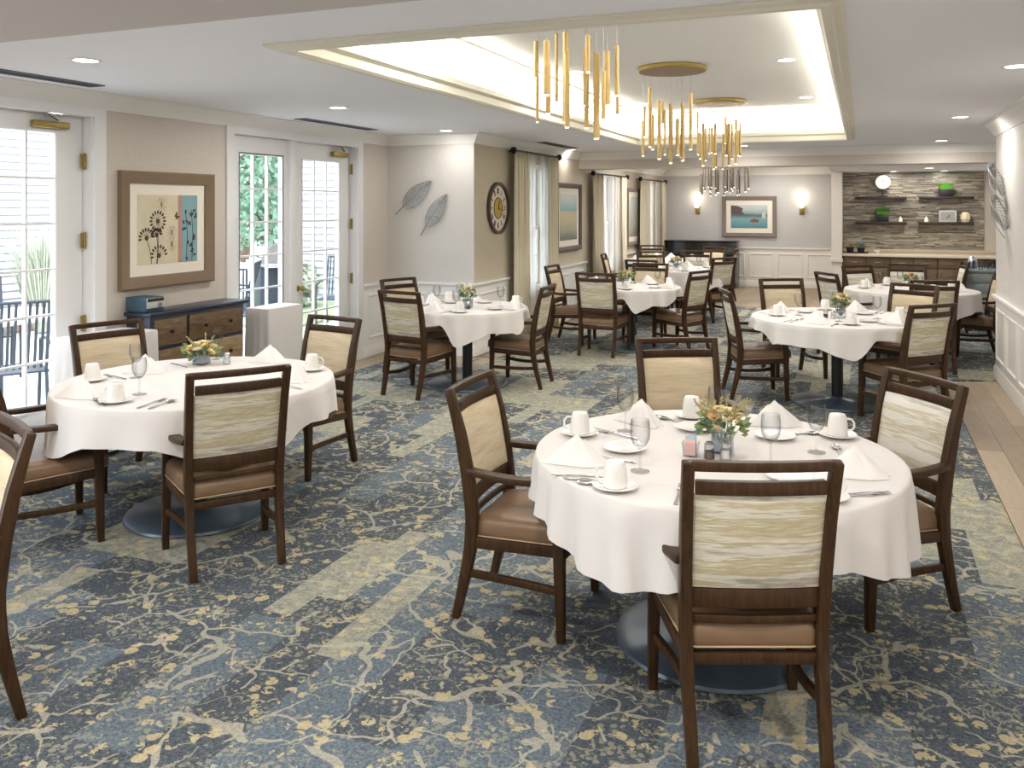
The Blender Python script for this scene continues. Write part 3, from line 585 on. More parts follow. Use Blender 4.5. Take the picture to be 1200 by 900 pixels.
# ---------------- wall clock ----------------
t = thing('wall_clock', (JX, 9.5, 1.67), 'round dark framed wall clock with gold centre on the tan wall', 'clock')
R = .31
def disc(name, mat, r0, r1, x0, x1, n=40):
    prof = [(r0, x0), (r1, x0), (r1, x1), (r0, x1)]
    ringpts = [[(x, r * math.cos(2 * PI * i / n), r * math.sin(2 * PI * i / n)) for r, x in prof] for i in range(n)]
    MB().rings(ringpts, False, True).build(name, mat, t, bevel=0)
disc('clock_rim', 'frame_dark', R - .035, R, .002, .04); disc('clock_face', 'clock_face', .001, R - .034, .002, .012); disc('clock_centre', 'clock_gold', .001, .12, .012, .014); disc('centre_ring', 'frame_dark', .12, .13, .012, .018)
m = MB()
for i, (s1) in enumerate(['XII', 'I', 'II', 'III', 'IIII', 'V', 'VI', 'VII', 'VIII', 'IX', 'X', 'XI']):
    a = PI / 2 + 2 * PI * i / 12; n = len(s1)   # wall seen from +x: +y points right on the picture
    a = PI / 2 - 2 * PI * i / 12
    rad = Vector((0, math.cos(a), math.sin(a))); tan = Vector((0, math.sin(a), -math.cos(a)))
    w = .016; x0 = -(n - 1) * w / 2; m = MB()
    for j, ch in enumerate(s1):
        c0 = rad * .205 + tan * (x0 + j * w) + Vector((.014, 0, 0))
        if ch == 'I': m.bar([c0 - rad * .035, c0 + rad * .035], (.006, .003), tan)
        elif ch == 'X':
            for s_ in (1, -1): m.bar([c0 - rad * .035 - tan * .008 * s_, c0 + rad * .035 + tan * .008 * s_], (.005, .003), tan)
        else:
            for s_ in (1, -1): m.bar([c0 - rad * .035, c0 + rad * .035 + tan * .008 * s_], (.005, .003), tan)
    m.build('numeral', 'ink', t)
m = MB(); X_ = Vector((.022, 0, 0))
for a, L in ((math.radians(75), .09), (math.radians(-12), .16)):
    d = Vector((0, math.cos(a), math.sin(a))); m.bar([X_ - d * .02, X_ + d * L], (.008, .003), (1, 0, 0))
m.build('clock_hands', 'ink', t)

# ---------------- metal leaves ----------------
def metal_leaf(base, tip, N, wd, label, seed=1, depth=.03, bul=.015, th=1):
    B, Tp, N = Vector(base), Vector(tip), Vector(N); d = Tp - B; L = d.length; d.normalize(); s_ = d.cross(N)
    t = thing('metal_leaf', base, label, 'wall art'); o = N * depth
    st = L * .22; bl = L - st
    def wid(q): return wd * math.sin(PI * min(1, q ** .8)) ** .75
    MB().tube([o + d * (L * i / 10) + N * bul * math.sin(PI * i / 10) for i in range(11)], [.006 - .0004 * i for i in range(11)], 6).build('midrib', 'silver_leaf', t)
    r = random.Random(seed)
    for sg in (1, -1):
        m = MB(); n = 24
        m.tube([o + d * (st + bl * i / n) + s_ * sg * wid(i / n) + N * (bul * 1.5 - .022) * math.sin(PI * i / n) * sg for i in range(n + 1)], .003 * th, 5)
        for i in range(1, 15):
            q = i / 16; q2 = min(.98, q + .14); c0 = o + d * (st + bl * q) + N * bul * math.sin(PI * q); c1 = o + d * (st + bl * q2) + s_ * sg * wid(q2) + N * (bul * 1.5 - .022) * math.sin(PI * q2) * sg
            m.tube([c0, (c0 + c1) / 2 + d * .006, c1], .0024, 4)
            for f in (.25, .45, .65, .85):
                p = c0.lerp(c1, f); a = r.random() * 3; u = d * math.cos(a) + s_ * math.sin(a); v = d * -math.sin(a) + s_ * math.cos(a); z = .011 * th * (.5 + r.random())
                m.add([p - u * z, p + v * z * .6, p + u * z, p - v * z * .6], [(0, 1, 2, 3)])
        m.build('leaf_blade', 'silver_leaf', t)
metal_leaf((-5.03, JY, 1.60), (-4.56, JY, 1.98), (0, -1, 0), .105, 'openwork silver leaf on the pale wall, larger and to the left', 2, .03, .02, 1.0)
metal_leaf((-4.70, JY, 1.36), (-4.36, JY, 1.83), (0, -1, 0), .095, 'openwork silver leaf on the pale wall, lower and to the right', 3, .03, .02, 1.0)
metal_leaf((RX, 8.80, 1.74), (RX, 9.30, 2.10), (-1, 0, 0), .11, 'upper openwork metal leaf on the right wall', 4, .07, .07, 1.8)
metal_leaf((RX, 8.65, 1.42), (RX, 9.15, 1.80), (-1, 0, 0), .11, 'lower openwork metal leaf on the right wall', 5, .07, .07, 1.8)

# ---------------- chandeliers ----------------
def tubes_spec(seed, n, rad, zlo, zhi, Lr):
    r = random.Random(seed); P = []
    while len(P) < n:
        a, q = r.random() * 2 * PI, rad * math.sqrt(r.random()); x, y = q * math.cos(a), q * math.sin(a)
        if all((x - p[0]) ** 2 + (y - p[1]) ** 2 > (rad * .19) ** 2 for p in P): P.append((x, y, zlo + (zhi - zlo) * r.random(), Lr[0] + (Lr[1] - Lr[0]) * r.random()))
    return P
def chandelier(x, y, ztop, zlow, spec, label, tr=.014, cr=.29, mat='gold_tube'):
    t = thing('pendant_chandelier', (x, y, ztop), label, 'chandelier', group='gold tube chandeliers')
    MB().lathe([(.001, 0), (cr, 0), (cr + .006, -.006), (cr + .006, -.034), (cr, -.04), (cr - .012, -.04)], 48).build('canopy', mat if mat != 'gold_tube' else 'brass', t)
    MB().lathe([(cr - .012, -.034), (cr - .012, -.041), (.001, -.041)], 48).build('canopy_plate', 'canopy_under', t)
    tr0 = tr
    for (px_, py_, zb, L, *w_) in spec:
        zb = zlow + zb - ztop; tr = tr0 * (w_[0] if w_ else 1)
        pt = MB().lathe([(tr * .75, zb), (tr, zb), (tr, zb + L), (tr * .3, zb + L + .004)], 12, (px_, py_, 0)).build('pendant_tube', mat, t)
        MB().lathe([(tr * .72, zb + .004), (tr * .72, zb - .006), (.001, zb - .007)], 10, (px_, py_, 0)).build('lamp_tip', 'tube_glow', pt)
        MB().tube([(px_, py_, zb + L), (px_, py_, -.04)], .0013, 4).build('cable', 'steel', pt)
C1 = [(-0.306, 0.072, 2.486, 0.22, 1), (-0.298, 0.071, 2.214, 0.402, 0.7), (-0.124, -0.243, 2.334, 0.307, 1.3), (-0.12, -0.229, 2.229, 0.281, 1.1), (-0.174, 0.073, 2.33, 0.411, 0.7), (-0.107, 0.057, 2.205, 0.54, 1.5), (-0.094, 0.034, 2.171, 0.45, 1.2), (0.065, -0.058, 2.479, 0.213, 1), (0.014, 0.05, 2.299, 0.348, 0.8), (0.022, 0.054, 2.165, 0.372, 1), (0.08, 0.066, 2.1, 0.51, 1.4), (0.166, -0.082, 2.198, 0.275, 0.9), (0.155, 0.032, 2.291, 0.316, 1.3), (0.212, 0.039, 2.348, 0.288, 0.9), (0.182, 0.169, 2.25, 0.198, 0.7)]
C2 = [(-0.28, 0.105, 2.145, 0.307, 1), (-0.263, 0.092, 2.314, 0.265, 0.8), (-0.18, -0.049, 2.212, 0.512, 1.3), (-0.151, -0.081, 2.187, 0.295, 1), (-0.083, -0.129, 2.102, 0.497, 1.2), (-0.036, -0.21, 2.393, 0.195, 0.8), (-0.018, -0.207, 2.133, 0.375, 0.7), (-0.008, -0.014, 2.07, 0.51, 1.3), (0.058, -0.05, 2.136, 0.308, 1.2), (0.095, -0.009, 2.09, 0.493, 1.2), (0.045, 0.192, 2.131, 0.257, 0.8), (0.148, 0.076, 2.189, 0.485, 1.1)]
C3 = [(-0.233, -0.069, 2.375, 0.391, 0.8), (-0.204, -0.197, 2.279, 0.241, 1.1), (-0.172, -0.276, 2.226, 0.287, 1), (-0.16, -0.141, 2.155, 0.474, 1.2), (-0.121, -0.206, 2.209, 0.356, 0.8), (-0.108, -0.04, 2.295, 0.302, 0.7), (-0.114, 0.169, 2.317, 0.289, 1), (-0.071, 0.046, 2.122, 0.373, 1.1), (-0.024, -0.147, 2.287, 0.337, 1.1), (-0.063, 0.144, 2.146, 0.238, 0.8), (0.018, 0.135, 2.124, 0.395, 0.9), (0.049, 0.121, 2.419, 0.305, 0.8), (0.05, 0.195, 2.285, 0.357, 1.2), (0.089, 0.149, 2.163, 0.483, 1.2), (0.119, 0.173, 2.243, 0.395, 0.8), (0.184, 0.011, 2.175, 0.494, 1.1), (0.173, 0.277, 2.287, 0.288, 1), (0.196, 0.278, 2.276, 0.378, 0.9)]
chandelier(-1.54, 4.88, TZ, 0, C1, 'nearest gold tube chandelier, its canopy hidden by the ceiling edge')
chandelier(-1.52, 7.45, TZ, 0, C2, 'middle gold tube chandelier below its round bronze canopy')
chandelier(-1.50, 10.02, TZ, 0, C3, 'third gold tube chandelier just before the beam')
chandelier(-2.2, 15.2, CZ, 1.87, tubes_spec(21, 38, .47, 0, .16, (.3, .42)), 'wide bronze tube chandelier beyond the beam', .013, .3, 'bronze_tube')

# ---------------- dining chairs ----------------
def ypost(z):
    K = [(0, -.275), (.12, -.245), (.28, -.208), (.42, -.195), (.58, -.212), (.78, -.25), (.955, -.30)]
    for (a, b), (c_, d) in zip(K, K[1:]):
        if z <= c_: return b + (d - b) * (z - a) / (c_ - a)
    return K[-1][1]
def xpost(z): return .200 + .02 * min(1, z / .955)
def cushion_ring(z, ins, n=6):
    yb, yf, hb, hf = -.205 + ins, .235 - ins, .205 - ins, .255 - ins; pts = []
    rc = .035
    for cx, cy, a0 in ((hf, yf, 0), (-hf, yf, 90), (-hb, yb, 180), (hb, yb, 270)):
        sx = -1 if cx > 0 else 1; sy = -1 if cy > 0 else 1
        for i in range(n + 1):
            a = math.radians(a0 + 90 * i / n); pts.append((cx + sx * rc + rc * math.cos(a), cy + sy * rc + rc * math.sin(a) + (.012 * (1 - (cx / .26) ** 2) if cy > 0 else 0), z - .034 * max(0, min(1, (.235 - (cy + sy * rc)) / .44))))
    return pts
def back_pad(side, z0=.541, z1=.840, hw=.198):
    s_ = 1 if side > 0 else -1
    def fn(u, v):
        z = z0 + (z1 - z0) * v; x = (u * 2 - 1) * hw; e_ = (1 - abs(u * 2 - 1) ** 6) * (1 - abs(v * 2 - 1) ** 6)
        bow = -.014 * (1 - (u * 2 - 1) ** 2)
        return (x, ypost(z) + bow + s_ * (.008 + .012 * e_), z)
    m = MB().grid(fn, 12, 10)
    n = len(m.v); V = list(m.v)
    # close the rim toward the middle of the frame
    rim = [i for i in range(0, 13)] + [12 + 13 * j for j in range(1, 11)] + [13 * 10 + i for i in range(11, -1, -1)] + [13 * j for j in range(9, 0, -1)]
    b = [(V[i][0], ypost(V[i][2]) - .014 * (1 - (V[i][0] / hw) ** 2), V[i][2]) for i in rim]
    m.add(b, []); k_ = len(rim)
    for i in range(k_): m.f.append((rim[i], rim[(i + 1) % k_], n + (i + 1) % k_, n + i)); m.mi.append(0)
    return m
def make_chair_proto():
    t = thing('dining_chair', (0, 0, 0), 'chair', 'chair', group='walnut dining armchairs')
    zs = [0, .06, .14, .22, .30, .38, .44, .52, .60, .68, .76, .84, .90, .945]
    for s_ in (-1, 1):
        MB().bar([(s_ * xpost(z), ypost(z), z) for z in zs], [(.036, .032 + .022 * math.sin(PI * min(1, z / .95)) ** 1.2) for z in zs]).build('rear_leg', 'chair_wood', t, bevel=.005)
    for s_ in (-1, 1):
        MB().bar([(s_ * .245, .195, 0), (s_ * .243, .19, .2), (s_ * .240, .185, .40), (s_ * .240, .178, .52), (s_ * .242, .172, .604)], [(.032, .032), (.038, .040), (.042, .046), (.036, .044), (.034, .050)]).build('front_leg', 'chair_wood', t, bevel=.005)
        N = 10; P = []
        for i in range(N + 1):
            q = i / N; P.append((s_ * (.221 + .024 * q + .018 * math.sin(PI * q)), ypost(.61) + .01 + (.205 - ypost(.61)) * q, .618 - .010 * math.sin(PI * q) + .006 * q))
        MB().bar(P, [(.034 + .018 * math.sin(PI * min(1, .15 + i / N * .85)), .028) for i in range(N + 1)]).build('arm', 'chair_wood', t, bevel=.007)
        P = [(s_ * (.205 + .038 * q - .030 * math.sin(PI * q)), ypost(.19) + .01 + (.180 - ypost(.19)) * q, .195 - .012 * math.sin(PI * q)) for q in [i / 8 for i in range(9)]]
        MB().bar(P, (.022, .030)).build('stretcher', 'chair_wood', t, bevel=.003)
        MB().bar([(s_ * .208, -.20, .325), (s_ * .242, .20, .350)], (.022, .045)).build('side_rail', 'chair_wood', t, bevel=.003)
    MB().bar([(-.24, .205, .352), (-.12, .215, .352), (.12, .215, .352), (.24, .205, .352)], (.022, .05), (0, 1, 0)).build('front_rail', 'chair_wood', t, bevel=.003)
    MB().bar([(-.20, -.202, .318), (.20, -.202, .318)], (.024, .035), (0, 1, 0)).build('rear_rail', 'chair_wood', t, bevel=.003)
    def hrail(name, za, zb, d, ext=.195):
        zc = (za + zb) / 2; P = [(ext * q, ypost(zc) - .014 * (1 - q * q), zc) for q in [-1, -.75, -.5, -.25, 0, .25, .5, .75, 1]]
        MB().bar(P, (d, zb - za), (0, 1, 0)).build(name, 'chair_wood', t, bevel=.004)
    hrail('top_rail', .918, .948, .030, .21); hrail('back_rail', .842, .884, .026); hrail('back_rail', .478, .538, .026); hrail('back_rail', .428, .452, .018)
    s0 = MB().rings([cushion_ring(.372, .012), cushion_ring(.382, .002), cushion_ring(.40, 0), cushion_ring(.428, 0), cushion_ring(.444, .006), cushion_ring(.456, .02), cushion_ring(.463, .05), cushion_ring(.466, .10), cushion_ring(.466, .16)]).build('seat', 'leather', t, smooth=60)
    MB().tube([(x, y, z) for x, y, z in cushion_ring(.383, -.001)], .0035, 5, True).build('piping', 'piping', s0)
    back_pad(1).build('backrest', 'fabric_plain', t, smooth=60)
    back_pad(-1).build('back_panel', 'fabric_streak', t, smooth=60)
    return t
PROTO = make_chair_proto(); PK = KIDS(PROTO)
SILVER = {}
def chair(x, y, deg, label, silver=False, first=[True]):
    if first[0]:
        first[0] = False; c_ = PROTO; kids = PK
    else:
        c_ = PROTO.copy(); COL.objects.link(c_); kids = []
        for k_ in PK:
            q = k_.copy(); COL.objects.link(q); q.parent = c_; kids.append(q)
            if k_.name.startswith('seat'):
                for g in k_.children: gg = g.copy(); COL.objects.link(gg); gg.parent = q
    c_.location = (x, y, 0); c_.rotation_euler.z = math.radians(deg); c_['label'] = label
    if silver:
        for k_ in kids:
            if k_.name.split('.')[0] in ('backrest', 'back_panel'):
                nm = k_.name.split('.')[0]
                if nm not in SILVER:
                    me = k_.data.copy(); me.materials.clear(); me.materials.append(MATS['fabric_silver']); SILVER[nm] = me
                k_.data = SILVER[nm]
    return c_
CH = [(-.38, 2.91, 22, 'walnut armchair seen from behind at the near side of the front table', 0),
 (-1.28, 3.42, 271, 'walnut armchair with tan back, left side of the front table', 0),
 (.03, 4.04, 129, 'walnut armchair with silvery streaked back, right side of the front table', 1),
 (-.84, 4.63, 207, 'walnut armchair with tan back at the far side of the front table', 0),
 (-2.89, 3.39, 53, 'walnut armchair seen from behind at the near side of the left table', 0),
 (-3.88, 3.22, 330, 'walnut armchair at the left table, its back hidden at the left edge', 0),
 (-4.26, 4.11, 252, 'walnut armchair with tan back between left table and first patio door', 0),
 (-3.37, 4.69, 170, 'walnut armchair with tan back at the right end of the left table', 0),
 (-2.88, 1.87, 157, 'partly visible walnut armchair cut off by the left edge, nearest the viewer', 0),
 (-3.73, 6.97, 349, 'walnut armchair seen from behind at the table by the leaf wall art', 0),
 (-4.18, 7.75, 250, 'walnut armchair behind another at the table by the leaf wall art', 0),
 (-3.03, 7.66, 94, 'walnut armchair turned left at the table by the leaf wall art', 0),
 (-2.75, 9.60, 357, 'walnut armchair seen from behind at the middle table, left of centre', 0),
 (-3.34, 10.31, 268, 'walnut armchair beside the nearest curtained window at the middle table', 0),
 (-1.99, 10.2, 68, 'walnut armchair seen from behind at the right of the middle table', 0),
 (-2.55, 10.85, 181, 'walnut armchair with tan back at the far side of the middle table', 0),
 (-2.81, 12.08, 355, 'walnut armchair at the near side of the far table before the piano', 0),
 (-2.07, 12.95, 53, 'walnut armchair seen from behind at the right of the far table', 0),
 (-3.46, 13.13, 278, 'walnut armchair beside the middle window at the far table', 0),
 (-3.1, 13.78, 205, 'walnut armchair at the far left of the far table', 0),
 (-2.5, 14.2, 185, 'walnut armchair behind the flowers at the back of the far table', 1),
 (-2.6, 15.85, 160, 'walnut armchair with tan back directly before the piano', 0),
 (-2.33, 15.5, 93, 'walnut armchair seen side-on at the right end of the piano', 0),
 (-3.6, 16.0, 200, 'walnut armchair by the farthest window behind the last table', 0),
 (-.86, 8.01, 289, 'walnut armchair at the left side of the right-hand table', 1),
 (-.63, 9.05, 208, 'walnut armchair with tan back at the far side of the right-hand table', 0),
 (.33, 8.86, 150, 'walnut armchair with bluish rail behind the right-hand table', 0),
 (.31, 7.54, 44, 'walnut armchair seen from behind at the near right of the right-hand table', 0),
 (-.12, 10.49, 302, 'narrow side-on walnut armchair left of the kitchenette table', 1),
 (.15, 11.5, 222, 'walnut armchair at the far left of the kitchenette table', 1),
 (.55, 11.98, 180, 'walnut armchair facing the viewer at the back of the kitchenette table', 1),
 (.62, 9.95, 14, 'walnut armchair seen from behind at the near side of the kitchenette table', 0),
 (1.02, 13.1, 95, 'walnut armchair standing sideways beside the grey serving cart', 1),
 (1.18, 11.15, 95, 'walnut armchair at the right of the kitchenette table by the wall end', 0)]
for a in CH: chair(*a)

# ---------------- tables ----------------
TOPZ = .735
def make_cloth(seed, R=.715, drop=.27, corner=.07, nf=18, rot=.4, lifts=()):
    r = random.Random(seed); ph = [r.random() * 6 for _ in range(4)]; N = 144; m = MB(); rings = []
    def hem(a):
        h = drop + corner * max(-.6, math.cos(4 * (a - rot))) + .012 * math.sin(3 * a + ph[0])
        for L_ in lifts:
            d = abs((math.degrees(a) - L_ + 180) % 360 - 180); w = max(0, min(1, (44 - d) / 16)); w = w * w * (3 - 2 * w); h = h * (1 - w) + .085 * w
        return h
    for q in (.25, .5, .75, .93): rings.append([(R * q * math.cos(2 * PI * j / N), R * q * math.sin(2 * PI * j / N), TOPZ + .004) for j in range(N)])
    for q in (0, .35, .7, 1): rings.append([((R - .012 + .012 * math.sin(q * PI / 2)) * math.cos(2 * PI * j / N), (R - .012 + .012 * math.sin(q * PI / 2)) * math.sin(2 * PI * j / N), TOPZ + .004 - .012 * (1 - math.cos(q * PI / 2))) for j in range(N)])
    for k_ in range(1, 11):
        tt = k_ / 10; ring = []
        for j in range(N):
            a = 2 * PI * j / N; f = math.sin(nf * a + ph[1] + .8 * math.sin(2 * a + ph[2])) + .5 * math.sin(nf * .5 * a + ph[3]); rr = R + .004 + tt * .010 + f * .017 * tt ** .8
            ring.append((rr * math.cos(a), rr * math.sin(a), TOPZ - .008 - hem(a) * tt))
        rings.append(ring)
    m.add([(0, 0, TOPZ + .004)], []); b = 1
    m.rings(rings, False); m.f += [(0, b + j, b + (j + 1) % N) for j in range(N)]; m.mi += [0] * N
    return m
def table(x, y, word, seed, rt=.69, **kw):
    t = thing('round_table', (x, y, 0), 'round pedestal table under a white cloth, the %s' % word, 'table', 0, 'round dining tables')
    MB().lathe([(.001, TOPZ - .03), (rt - .01, TOPZ - .03), (rt, TOPZ - .02), (rt, TOPZ - .004), (rt - .005, TOPZ), (.001, TOPZ)], 48).build('tabletop', 'table_black', t)
    MB().lathe([(.048, .03), (.048, TOPZ - .06), (.16, TOPZ - .05), (.16, TOPZ - .032), (.001, TOPZ - .032)], 24).build('pedestal', 'table_black', t)
    MB().lathe([(.001, 0), (.375, 0), (.385, .008), (.38, .02), (.34, .032), (.07, .045), (.05, .06), (.001, .06)], 48).build('base_plate', 'base_metal', t)
    c_ = make_cloth(seed, **kw).build('tablecloth', 'cloth', smooth=50); c_.location = (x, y, 0)
    tag(c_, 'white cloth draped over the %s' % word, 'tablecloth', 'white tablecloths')
TAB = dict(A=(-.53, 3.42, 'front table'), B=(-3.40, 3.77, 'left table by the first patio door'), D=(-3.47, 7.44, 'table by the leaf wall art'), E=(-2.55, 10.08, 'middle table beyond the front one'),
 F=(-2.55, 13.1, 'far table before the piano'), G=(-.19, 7.95, 'right-hand table behind the front table'), H=(.53, 10.9, 'kitchenette table'), K=(-3.22, 15.15, 'last table by the farthest window'))
SH = dict(A='front table', B='left table', D='leaf-art table', E='middle table', F='far table', G='right-hand table', H='kitchenette table', K='last table')
table(*TAB['A'], 1, R=.70, drop=.215, corner=.055, rot=1.25, nf=26); table(*TAB['B'], 2, R=.735, drop=.21, corner=.08, rot=-.55, nf=14)
table(*TAB['D'], 3, rot=.2, drop=.22, nf=16, R=.575, rt=.555, lifts=(241, 27)); table(*TAB['E'], 4, rot=.1, drop=.22, R=.59, rt=.57, lifts=(12, 247)); table(*TAB['F'], 5, drop=.24); table(*TAB['G'], 6, drop=.2, corner=.05, rot=-1.2, lifts=(186, -36)); table(*TAB['H'], 7, drop=.22); table(*TAB['K'], 8, drop=.34, corner=.03)

# ---------------- tableware ----------------
Z0 = TOPZ + .0055
def proto_mesh(fn): return fn
ME = {}
m = MB().lathe([(.001, .002), (.035, 0), (.045, .004), (.075, .014), (.078, .016), (.075, .018), (.044, .009), (.001, .008)], 28); ME['saucer'] = m.mesh('saucer', 'china')
m = MB().lathe([(.038, .0), (.041, .0), (.041, .01), (.039, .05), (.034, .078), (.030, .085), (.024, .087), (.001, .085)], 28); ME['mug'] = m.mesh('cup_body', 'china')
m = MB().tube([(.038, 0, .02), (.055, 0, .018), (.066, 0, .032), (.066, 0, .050), (.055, 0, .065), (.036, 0, .066)], .0045, 8); ME['handle'] = m.mesh('handle', 'china')
m = MB().lathe([(.001, .002), (.05, 0), (.06, .006), (.082, .014), (.084, .016), (.08, .017), (.055, .009), (.001, .008)], 28); ME['plate'] = m.mesh('plate', 'china')
m = MB().lathe([(.001, 0), (.034, 0), (.035, .002), (.012, .006), (.0045, .012), (.004, .07), (.006, .08), (.022, .092), (.034, .115), (.037, .14), (.035, .17), (.032, .188), (.031, .188), (.034, .17), (.0355, .14), (.032, .116), (.02, .094), (.001, .086)], 24); ME['goblet'] = m.mesh('goblet', 'goblet_glass')
def cutlery(kind):
    m = MB(); s_ = .9
    if kind == 'knife':
        m.add([(-.006, -.10, 0), (.006, -.10, 0), (.0055, .0, 0), (.009, .02, 0), (.009, .08, 0), (.004, .105, 0), (-.004, .10, 0), (-.004, 0, 0)] + [(-.006, -.10, .003), (.006, -.10, .003), (.0055, .0, .003), (.009, .02, .002), (.009, .08, .002), (.004, .105, .002), (-.004, .10, .002), (-.004, 0, .003)],
              [tuple(range(8, 16)), tuple(range(7, -1, -1))] + [(i, (i + 1) % 8, 8 + (i + 1) % 8, 8 + i) for i in range(8)])
    else:
        m.bar([(0, -.10, .003), (0, -.03, .004), (0, .03, .008)], [(.012, .003), (.008, .003), (.005, .003)])
        if kind == 'spoon': m.rings([[(.019 * k2 * math.cos(2 * PI * j / 14), .062 + .033 * k2 * math.sin(2 * PI * j / 14), z) for j in range(14)] for k2, z in ((.3, .002), (.8, .003), (1, .008), (.95, .0085), (.75, .005), (.2, .0035))])
        else:
            m.bar([(0, .028, .008), (0, .045, .005), (0, .06, .004)], [(.006, .002), (.022, .002), (.024, .002)])
            for q in (-.0095, -.0032, .0032, .0095): m.bar([(q, .058, .004), (q, .08, .004), (q, .1, .007)], (.0036, .002))
    return m.mesh(kind, 'steel', bevel=0)
for k_ in ('knife', 'fork', 'spoon'): ME[k_] = cutlery(k_)
def napkin_mesh(seed, mat):
    r = random.Random(seed); m = MB()
    ap = (0.0 + .01 * r.random(), -.005, .105); L, R_, B = (-.125, -.045, 0), (.115, -.055, 0), (.01, .10, 0); FM = (.045, -.075, 0)
    def face(a, b, c_, bulge, n=6):
        A, Bv, C_ = Vector(a), Vector(b), Vector(c_); nn = (Bv - A).cross(C_ - A).normalized(); V = []; F = []
        for i in range(n + 1):
            for j in range(i + 1):
                u, v = i / n, (j / i if i else 0); p = A.lerp(Bv.lerp(C_, v), u); q = nn * bulge * math.sin(PI * u) * math.sin(PI * v) if 0 < u else nn * 0; p = p + q
                p.z = max(0, p.z); V.append(p)
        idx = lambda i, j: i * (i + 1) // 2 + j
        for i in range(n):
            for j in range(i + 1):
                F.append((idx(i, j), idx(i + 1, j), idx(i + 1, j + 1)))
                if j < i: F.append((idx(i, j), idx(i + 1, j + 1), idx(i, j + 1)))
        m.add(V, F)
    face(ap, L, FM, .012); face(ap, FM, R_, .008); face(ap, R_, B, .01); face(ap, B, L, .014)
    ap2 = (.03, .0, .085); face(ap2, (.02, -.07, .004), (.13, -.02, .002), .006)
    return m.mesh('napkin', mat, smooth=40)
for i in range(4): ME['nap%d' % i] = napkin_mesh(i + 3, 'napkin')
def put(kind, tb, dx, dy, deg, label, cat=None, group=None):
    X, Y, _ = TAB[tb]; x, y = X + dx, Y + dy
    R_ = math.hypot(dx, dy)
    M_ = .47 if tb in 'DE' else .63
    if R_ > M_: x, y = X + dx * M_ / R_, Y + dy * M_ / R_
    if kind == 'cup':
        s_ = link('saucer', ME['saucer'], None, (x, y, Z0)); tag(s_, label.replace('upside-down cup', 'saucer under the upturned cup'), 'saucer', 'white saucers')
        t = thing('coffee_cup', (x, y, Z0 + .0105), label, 'cup', math.radians(deg), 'white cups'); link('cup_body', ME['mug'], t); link('handle', ME['handle'], t); return
    me = ME[kind]; nm = {'nap0': 'napkin', 'nap1': 'napkin', 'nap2': 'napkin', 'nap3': 'napkin', 'plate': 'bread_plate', 'goblet': 'water_goblet'}.get(kind, kind)
    o = link(nm, me, None, (x, y, Z0), math.radians(deg)); tag(o, label, cat or nm.split('_')[-1], group or (nm.replace('_', ' ') + 's'))
def atA(kind, dx, dy, deg, where): put(kind, 'A', dx, dy, deg, where)
A_ = [('cup', -.56, .03, 200, 'white upside-down cup at the left far edge of the front table'), ('cup', -.25, -.60, 190, 'white upside-down cup at the near left of the front table'), ('cup', -.18, .50, 20, 'white upside-down cup at the far side of the front table'), ('cup', .44, .40, 15, 'white upside-down cup at the right far side of the front table'), ('cup', .42, -.42, 0, 'white upside-down cup half hidden by the nearest chair, front table'),
 ('plate', -.33, -.12, 0, 'small white plate left of centre on the front table'), ('plate', -.13, .30, 0, 'small white plate behind the flowers on the front table'), ('plate', .20, .29, 0, 'small white plate before the right napkin on the front table'), ('plate', .30, -.25, 0, 'small white plate right of centre on the front table'),
 ('nap0', -.46, -.33, 10, 'white peaked napkin at the left side of the front table'), ('nap1', -.37, .34, -20, 'white peaked napkin before the far chair, front table'), ('nap2', .17, .53, 20, 'white peaked napkin right behind the flowers, front table'), ('nap3', .50, -.10, 15, 'white peaked napkin at the right side of the front table'),
 ('goblet', -.21, -.36, 0, 'clear water goblet at near left of the front table'), ('goblet', -.40, .16, 0, 'clear water goblet before the far left napkin, front table'), ('goblet', -.04, .30, 0, 'clear water goblet behind the flowers, front table'), ('goblet', .22, -.10, 0, 'clear water goblet right of the flowers, front table'), ('goblet', .37, .13, 0, 'clear water goblet at the right far side, front table'),
 ('knife', -.40, -.50, 105, 'steel knife below the left napkin, front table'), ('fork', -.34, -.53, 98, 'steel fork below the left napkin, front table'), ('spoon', -.29, -.56, 100, 'steel spoon beside the near left cup, front table'),
 ('knife', -.46, .13, 75, 'steel knife by the far left cup, front table'), ('fork', -.42, .09, 70, 'steel fork by the far left cup, front table'), ('spoon', -.35, -.26, 85, 'steel spoon showing behind the left napkin, front table'),
 ('fork', -.03, -.56, 5, 'steel fork beside the nearest chair back, front table'), ('spoon', .0, -.60, 5, 'steel spoon beside the nearest chair back, front table'),
 ('fork', -.28, .44, 60, 'steel fork by the far napkin, front table'), ('spoon', -.24, .40, 60, 'steel spoon by the far napkin, front table'), ('knife', .33, .42, -60, 'steel knife by the right far napkin, front table'), ('spoon', .29, .38, -60, 'steel spoon by the right far napkin, front table'),
 ('spoon', .45, .16, 10, 'steel spoon by the right napkin, front table'), ('fork', .53, -.33, -65, 'steel fork at the right edge, front table'), ('knife', .49, -.36, -65, 'steel knife at the right edge, front table')]
for kd, dx, dy, dg, lb in A_: put(kd, 'A', dx, dy, dg, lb)
